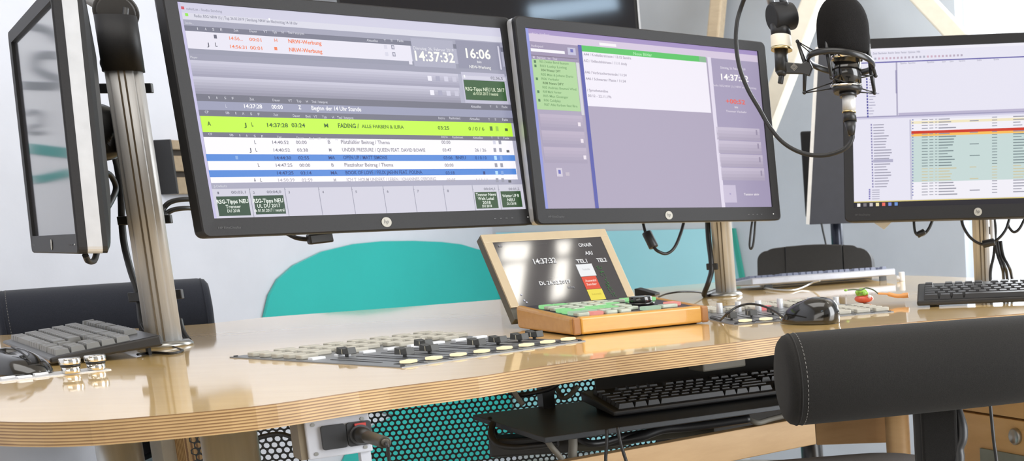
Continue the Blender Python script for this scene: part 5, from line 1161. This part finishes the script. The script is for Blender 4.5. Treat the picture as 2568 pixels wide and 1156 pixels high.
for x0, nm in ((0.0145, 'blank_socket'), (0.0420, 'socket')):
    g = MB(); q0 = Mb_ @ Vector((x0+0.0135, -0.0012, -0.0225)); g.prism(rrect(-0.0133, -0.0142, 0.0133, 0.0142, 0.003), 0, 0.003, frame(q0, d, Vector((0, 0, 1)), -yv)); so_ = g.build(nm, mat('socket_black', (46, 47, 50), 0.55), sb, bevel=0.0006)
q0 = Mb_ @ Vector((0.0555, -0.004, -0.0235))
g = MB(); g.cyl(q0, q0-yv*0.004, 0.0118, n=30); g.build('socket_collar', mat('collar_grey', (70, 71, 74), 0.5), sb)
g = MB(); c_ = Mb_ @ Vector((0.0565, -0.0052, -0.0125)); g.box(c_, (0.012, 0.003, 0.005), Mb_.to_3x3()); g.box(c_+Vector((0, 0, -0.004)), (0.006, 0.003, 0.008), Mb_.to_3x3()); g.build('release_tab', mat('red_tab', (186, 60, 54), 0.45), sb)['label'] = 'red release tab'
for x, z in ((0.008, -0.006), (Wb-0.008, -0.006), (0.008, -Hb+0.006), (Wb-0.008, -Hb+0.006)):
    g = MB(); q_ = Mb_ @ Vector((x, -0.0002, z)); g.cyl(q_, q_-yv*0.0008, 0.0022, n=12); g.build('screw', STEEL, sb)
e_ = dep(968, 1110, 1.452)
pg = thing('jack_plug', 'black audio plug with cable in the right socket of the grey box', 'plug', loc=q0)
g = MB(); a_ = q0-yv*0.003; dd = (e_-a_).normalized(); g.cyl(a_, a_+dd*0.012, 0.0095, 0.0092, n=28); g.cyl(a_+dd*0.012, a_+dd*0.034, 0.0092, 0.0066, n=28); g.build('shell', BLACK, pg)
g = MB(); g.cyl(a_+dd*0.034, e_-dd*0.004, 0.0074, 0.0066, n=24); g.build('sleeve', mat('sleeve_brown_black', (58, 52, 40), 0.4), pg, bevel=0.0008)
g = MB(); g.cyl(e_-dd*0.005, e_, 0.0052, 0.0034, n=24); g.build('end_ring', mat('ring_dark', (96, 92, 84), 0.35, metal=0.7), pg)
g = MB(); g.tube(smooth_path([e_-dd*0.002, e_+dd*0.006+Vector((0, 0, -0.004)), dep(973, 1130, 1.46), dep(977, 1165, 1.47), dep(982, 1230, 1.48)]), 0.0019); g.build('cord', RUBBER, pg)
# tray with keyboard
ZT = 0.60
tip, fc = ground(1185, 1040, ZT), ground(1365, 1097, ZT); fr = ground(1940, 1018, ZT)
xd = (fr-fc).normalized(); yd = Vector((-xd.y, xd.x, 0)); 
Mt = frame(fc, xd, yd, Vector((0, 0, 1))); De = (tip-fc).dot(yd); sk = (tip-fc).dot(xd)
tr = thing('keyboard_tray', 'black pull-out tray hanging under the desk with a black keyboard on it', 'tray', Mt)
TRM = mat('tray_black', (44, 47, 51), 0.4, noise=0.1, scale=200)
g = MB(); g.prism([(0.0, 0.0), (0.66, 0.0), (0.66, De), (sk, De)], -0.009, 0.0, Mt); g.build('shelf', TRM, tr, bevel=0.0015)
for x in (0.10, 0.60):
    g = MB(); lb(g, tr, (x, De-0.02, (UND-ZT)/2), (0.02, 0.03, UND-ZT)); g.build('hanger', BLACKM, tr)
q = ground(1540, 1050, ZT); keyboard(frame(q, xd, yd, Vector((0, 0, 1))), 'black keyboard on the pull-out tray under the desk', 0.45, 0.155, KBODY, KEYB, 0.06)
# wooden rail, boards and drawer unit at the right
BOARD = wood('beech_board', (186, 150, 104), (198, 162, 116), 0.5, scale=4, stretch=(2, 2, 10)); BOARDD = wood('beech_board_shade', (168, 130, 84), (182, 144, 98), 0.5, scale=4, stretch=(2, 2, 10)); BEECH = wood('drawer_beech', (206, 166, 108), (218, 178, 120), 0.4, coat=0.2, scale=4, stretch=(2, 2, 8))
a, b = dep(1600, 1124, 2.10), dep(2043, 1043, 2.355); d = (b-a); d.z = 0; d.normalize(); a = a-d*0.35; yv = Vector((-d.y, d.x, 0))
ztr = (dep(1600, 1124, 2.10).z+dep(2043, 1043, 2.355).z)/2
g = MB(); L_ = (Vector((b.x-a.x, b.y-a.y, 0))).length; c_ = (a+b)/2
g.box((c_.x+yv.x*0.011, c_.y+yv.y*0.011, ztr-0.026), (L_, 0.022, 0.052), frame(Vector(), d, yv, Vector((0, 0, 1))).to_3x3())
single(g.build('wooden_rail', BOARD, bevel=0.0015), 'pale wooden rail running under the keyboard tray', 'rail')
def board(u0, u1, z, zb_, zt2, th, name, label, m, cat='board', yaw=0.0):
    a, b = dep(u0, 1100, z), dep(u1, 1100, z); g = MB(); g.box(((a.x+b.x)/2, (a.y+b.y)/2+th/2, (zb_+zt2)/2), ((b-a).length, th, zt2-zb_), Matrix.Rotation(yaw, 3, 'Z')); return single(g.build(name, m, bevel=0.002), label, cat)
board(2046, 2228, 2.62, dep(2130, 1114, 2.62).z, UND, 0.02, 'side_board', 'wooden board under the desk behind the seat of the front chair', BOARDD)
P = dep(2252, 1100, 2.56); g = MB(); g.prism(oval(0.047, 0.05, groove=False), 0.0, UND, Matrix.Translation((P.x, P.y, 0)), smooth=True); single(g.build('wooden_post', BOARD), 'rounded pale wooden post left of the chair back post', 'post')
gl, gr = dep(2420, 1031, 2.645), dep(2568, 1053, 2.515); d = (gr-gl); zgv = (gl.z+gr.z)/2; d.z = 0; d.normalize(); yv = Vector((-d.y, d.x, 0))
o_ = Vector((gl.x, gl.y, 0)) - d*0.06
Mdw = frame(o_, d, yv, Vector((0, 0, 1)))
dw = thing('drawer_unit', 'beech drawer unit with round metal knob at the lower right', 'drawer unit', Mdw)
WD = 0.42
g = MB(); lb(g, dw, (WD/2, 0.24, 0.35), (WD, 0.44, 0.70)); g.build('carcass', BEECH, dw, bevel=0.002)
kq = Mdw.inverted() @ dep(2543, 1095, 2.53)
for z0_, z1_ in ((zgv+0.0022, 0.695), (zgv-0.19, zgv-0.0022), (0.03, zgv-0.194)):
    g = MB(); lb(g, dw, (WD/2, 0.008, (z0_+z1_)/2), (WD-0.004, 0.020, z1_-z0_)); dr = g.build('drawer_front', BEECH, dw, bevel=0.0015)
    zk = kq.z if z0_ < kq.z < z1_ else (z0_+z1_)/2
    Mk = frame(Mdw @ Vector((kq.x, -0.002, zk)), d, Vector((0, 0, 1)), -yv)
    g = MB(); g.lathe([(0, 0), (0.0155, 0), (0.0163, 0.002), (0.0163, 0.007), (0.0140, 0.0095), (0.0130, 0.0085), (0, 0.0095)], Mk, 32); g.build('knob', STEEL, dr)
g = MB(); lb(g, dw, (0.24, -0.004, dep(2520, 1138, 2.55).z-0.03), (0.26, 0.006, 0.06)); g.build('grey_plate', mat('plate_grey_green', (130, 138, 130), 0.5), dw)
cable('straight black cord hanging in front of the drawer unit', [(2481, 985, 2.02), (2486, 1040, 2.02), (2493, 1110, 2.02), (2500, 1165, 2.02), dep(2508, 1300, 2.02), Vector((dep(2510, 1400, 2.02).x, dep(2510, 1400, 2.02).y, 0.2)), Vector((dep(2510, 1400, 2.02).x, dep(2510, 1400, 2.02).y, 0.004))], 0.0028)
# loose cables below the tray and behind it
GCAB = mat('cable_grey', (120, 116, 106), 0.6)
cabs = [('grey cable slanting down from the tray corner', [(1368, 1098, 2.02), (1384, 1122, 2.02), (1406, 1148, 2.03), (1425, 1180, 2.04)], 0.0048, GCAB),
        ('wide grey cable hanging straight below the tray', [(1436, 1088, 2.06), (1437, 1120, 2.06), (1434, 1160, 2.06), (1430, 1200, 2.06)], 0.0072, GCAB),
        ('black cable loop hanging furthest left below the tray', [(1236, 1062, 2.12), (1232, 1090, 2.10), (1250, 1115, 2.08), (1290, 1122, 2.08), (1340, 1118, 2.08), (1400, 1112, 2.08)], 0.0052, RUBBER),
        ('black cable loop below the middle of the tray', [(1450, 1098, 2.1), (1480, 1112, 2.1), (1520, 1108, 2.12), (1570, 1094, 2.14), (1640, 1082, 2.16)], 0.0062, RUBBER),
        ('thick black cable running below the tray front', [(1530, 1110, 2.14), (1600, 1098, 2.14), (1660, 1078, 2.16), (1720, 1072, 2.18), (1800, 1062, 2.2), (1880, 1050, 2.22)], 0.0075, RUBBER),
        ('thin black cord hanging down from the tray, left one of two', [(1521, 1076, 1.98), (1522, 1110, 1.98), (1519, 1150, 1.98), (1522, 1200, 1.98)], 0.0026, RUBBER),
        ('thin black cord hanging down from the tray, right one of two', [(1549, 1070, 1.98), (1556, 1110, 1.98), (1570, 1156, 1.98), (1582, 1200, 1.98)], 0.0026, RUBBER),
        ('grey cable arching under the right end of the tray', [(1850, 1054, 2.26), (1876, 1052, 2.26), (1900, 1060, 2.26), (1930, 1052, 2.28), (1975, 1040, 2.3)], 0.0048, GCAB),
        ('dark cable sagging behind the wooden rail', [(1440, 1120, 2.3), (1520, 1116, 2.3), (1600, 1098, 2.32), (1700, 1086, 2.34), (1790, 1082, 2.36)], 0.009, mat('cable_olive', (66, 64, 54), 0.6)),
        ('black cable against the perforated panel above the tray', [(1276, 985, 2.2), (1310, 990, 2.2), (1345, 984, 2.2), (1380, 975, 2.2), (1400, 962, 2.2)], 0.0038, RUBBER),
        ('grey cable against the perforated panel above the tray', [(1285, 975, 2.19), (1300, 1000, 2.19), (1312, 1015, 2.19)], 0.0042, GCAB),
        ('olive cable hanging in front of the perforated panel above the tray', [(1392, 965, 2.21), (1402, 985, 2.21), (1414, 998, 2.2), (1430, 990, 2.2), (1450, 968, 2.2)], 0.004, mat('cable_olive', (66, 64, 54), 0.6)),
        ('black cable crossing the perforated panel at the tray tip', [(1228, 1048, 2.17), (1236, 1075, 2.16), (1255, 1105, 2.15), (1300, 1124, 2.15)], 0.0038, RUBBER),
        ('black cable in front of the left perforated panel', [(640, 1105, 1.90), (655, 1096, 1.90), (700, 1088, 1.90), (735, 1098, 1.90), (752, 1112, 1.91)], 0.0036, RUBBER)]
for lbl, pts_, r_c, m_c in cabs: cable(lbl, pts_, r_c, m=m_c, group='loose cables under the desk')
a_, b_ = dep(1235, 1120, 2.12), dep(1440, 1105, 2.14); g = MB(); g.box((a_+b_)/2, ((b_-a_).length, 0.05, 0.03), Matrix.Rotation(math.atan2(b_.y-a_.y, b_.x-a_.x), 3, 'Z')); single(g.build('power_strip', BLACK, bevel=0.004), 'black power strip lying under the tray corner', 'power strip')
a_, b_ = dep(1660, 1100, 2.45), dep(1960, 1055, 2.6); g = MB(); g.box((a_+b_)/2, ((b_-a_).length, 0.06, 0.10), Matrix.Rotation(math.atan2(b_.y-a_.y, b_.x-a_.x), 3, 'Z')); single(g.build('cable_channel', mat('channel_dark', (52, 50, 46), 0.6), bevel=0.004), 'dark cable channel behind the wooden rail', 'cable channel')
a_, b_ = dep(1745, 935, 2.3), dep(1852, 915, 2.36); g = MB(); g.box((a_+b_)/2+Vector((0, 0, 0.012)), ((b_-a_).length, 0.05, 0.022), Matrix.Rotation(math.atan2(b_.y-a_.y, b_.x-a_.x), 3, 'Z')); single(g.build('power_supply', GCAB, bevel=0.003), 'grey power supply under the desk top above the tray keyboard', 'power supply')

# ------------------------------------------------------------------ ceiling, skylights, daylight and an added ceiling fill
struct(slab('ceiling', -0.1, SR+0.1, TF-0.1, 0.1, ZC, ZC+0.1, CEILM))
def mirror_on_ceiling(u, v):
    n = Ms.col[1].to_3d(); o = Ms.translation; r = ray(u, v); t = (o-CAM).dot(n)/r.dot(n); p = CAM+r*t; r = r-2*r.dot(n)*n
    return p + r*((ZC-0.012-p.z)/r.z)
SKY2 = glow((255, 250, 240), 26.0); SKY2.cycles.emission_sampling = 'AUTO'
wi = 2
for grp in (((1258, 609), (1329, 608), (1322, 651), (1253, 652)), ((1257, 664), (1318, 656), (1303, 764), (1270, 768))), (((1393, 602), (1430, 602), (1426, 636), (1398, 638)), ((1392, 650), (1426, 648), (1418, 742), (1380, 754))):
    F_ = MB()
    for quad_ in grp:
        P = [mirror_on_ceiling(*p_) for p_ in quad_]; cc = sum(P, Vector())/4
        for i in range(4):
            a_, b_ = P[i], P[(i+1) % 4];             dd = (b_-a_).normalized(); nn = Vector((-dd.y, dd.x, 0)); out_ = ((a_+b_)/2-cc); out_ = (out_-dd*out_.dot(dd)).normalized(); F_.box((a_+b_)/2+out_*0.005+Vector((0, 0, 0.004)), ((a_-b_).length+0.01, 0.010, 0.02), frame(Vector(), dd, nn, Vector((0, 0, 1))).to_3x3())
    W_ = struct(F_.build('window_%d' % wi, CREAM)); wi += 1
    for quad_ in grp:
        P = [mirror_on_ceiling(*p_) for p_ in quad_]; g = MB(); g.quad(*P); g.build('pane', SKY2, W_, fix=False)
    print('SKYLIGHT', [tuple(round(c, 2) for c in mirror_on_ceiling(*p_)) for q_ in grp for p_ in q_])
def area(name, p, aim, sx, sy, watts, col):
    l = bpy.data.lights.new(name, 'AREA'); l.shape = 'RECTANGLE'; l.size = sx; l.size_y = sy; l.energy = watts; l.color = col
    o = bpy.data.objects.new(name, l); COL.objects.link(o); P = ROOM @ Vector(p); d = (ROOM.to_3x3() @ Vector(aim))
    o.location = P; o.rotation_euler = d.to_track_quat('-Z', 'Z').to_euler(); return o
area('fill_ceiling', (1.6, -3.6, ZC-0.03), (0, 0, -1), 2.4, 1.6, 40, (1.0, 0.985, 0.96))  # unseen fill light, added to shade the chair bolster from above
area('daylight_side', (SR-0.05, -2.6, 1.7), (-1, 0, 0), 4.8, 1.9, 270, (0.95, 0.975, 1.0))
area('daylight_front', (2.3, TF+0.05, 1.4), (0, 1, 0), 4.4, 1.2, 42, (1.0, 0.98, 0.95))
area('daylight_window', (sw_+0.9, 0.10, 1.75), (0, -1, 0), 1.6, 1.9, 75, (0.93, 0.97, 1.0))
# tube lamp whose mirror image streaks across the television
l0 = ROOT[tv]
def mirror_tv(u, v, yy):
    n = tvn; o = ROOT[tv].translation; r = ray(u, v); t = (o-CAM).dot(n)/r.dot(n); p = CAM+r*t; r = r-2*r.dot(n)*n
    return p + r*((yy-p.y)/r.y)
ta, tb2 = mirror_tv(1330, 34, -2.2), mirror_tv(1545, 6, -2.2)
print('TUBE', ta, tb2)
tl_ = thing('tube_lamp', 'bright tube lamp under the ceiling behind the camera', 'lamp', loc=(ta+tb2)/2)
g = MB(); g.cyl(ta, tb2, 0.05, n=16); g.build('tube', glow((206, 232, 255), 11.0), tl_)
g = MB(); g.box((ta+tb2)/2+Vector((0, 0, 0.08)), ((ta-tb2).length, 0.1, 0.05), frame(Vector(), (tb2-ta).normalized(), Vector((0, 1, 0)), (tb2-ta).normalized().cross(Vector((0, 1, 0)))).to_3x3()); g.build('housing', WHITEP, tl_)
for q_ in (ta, tb2): g = MB(); g.cyl(Vector((q_.x, q_.y, q_.z+0.08)), Vector((q_.x, q_.y, ZC)), 0.006, n=8); g.build('hanger', WHITEP, tl_)

wd = bpy.data.worlds.new('sky'); SC.world = wd; wd.use_nodes = True
wd.node_tree.nodes['Background'].inputs[0].default_value = (0.80, 0.88, 1.0, 1); wd.node_tree.nodes['Background'].inputs[1].default_value = 0.8
SC.view_settings.view_transform = 'Standard'; SC.view_settings.look = 'None'; SC.view_settings.gamma = 1.0
try: SC.view_settings.use_curve_mapping = False
except Exception: pass
SC.view_settings.exposure = 0.0
SC.cycles.use_denoising = True
SC.cycles.max_bounces = 10
for o in list(bpy.data.objects):
    if o.type == 'EMPTY' and not o.children: bpy.data.objects.remove(o)
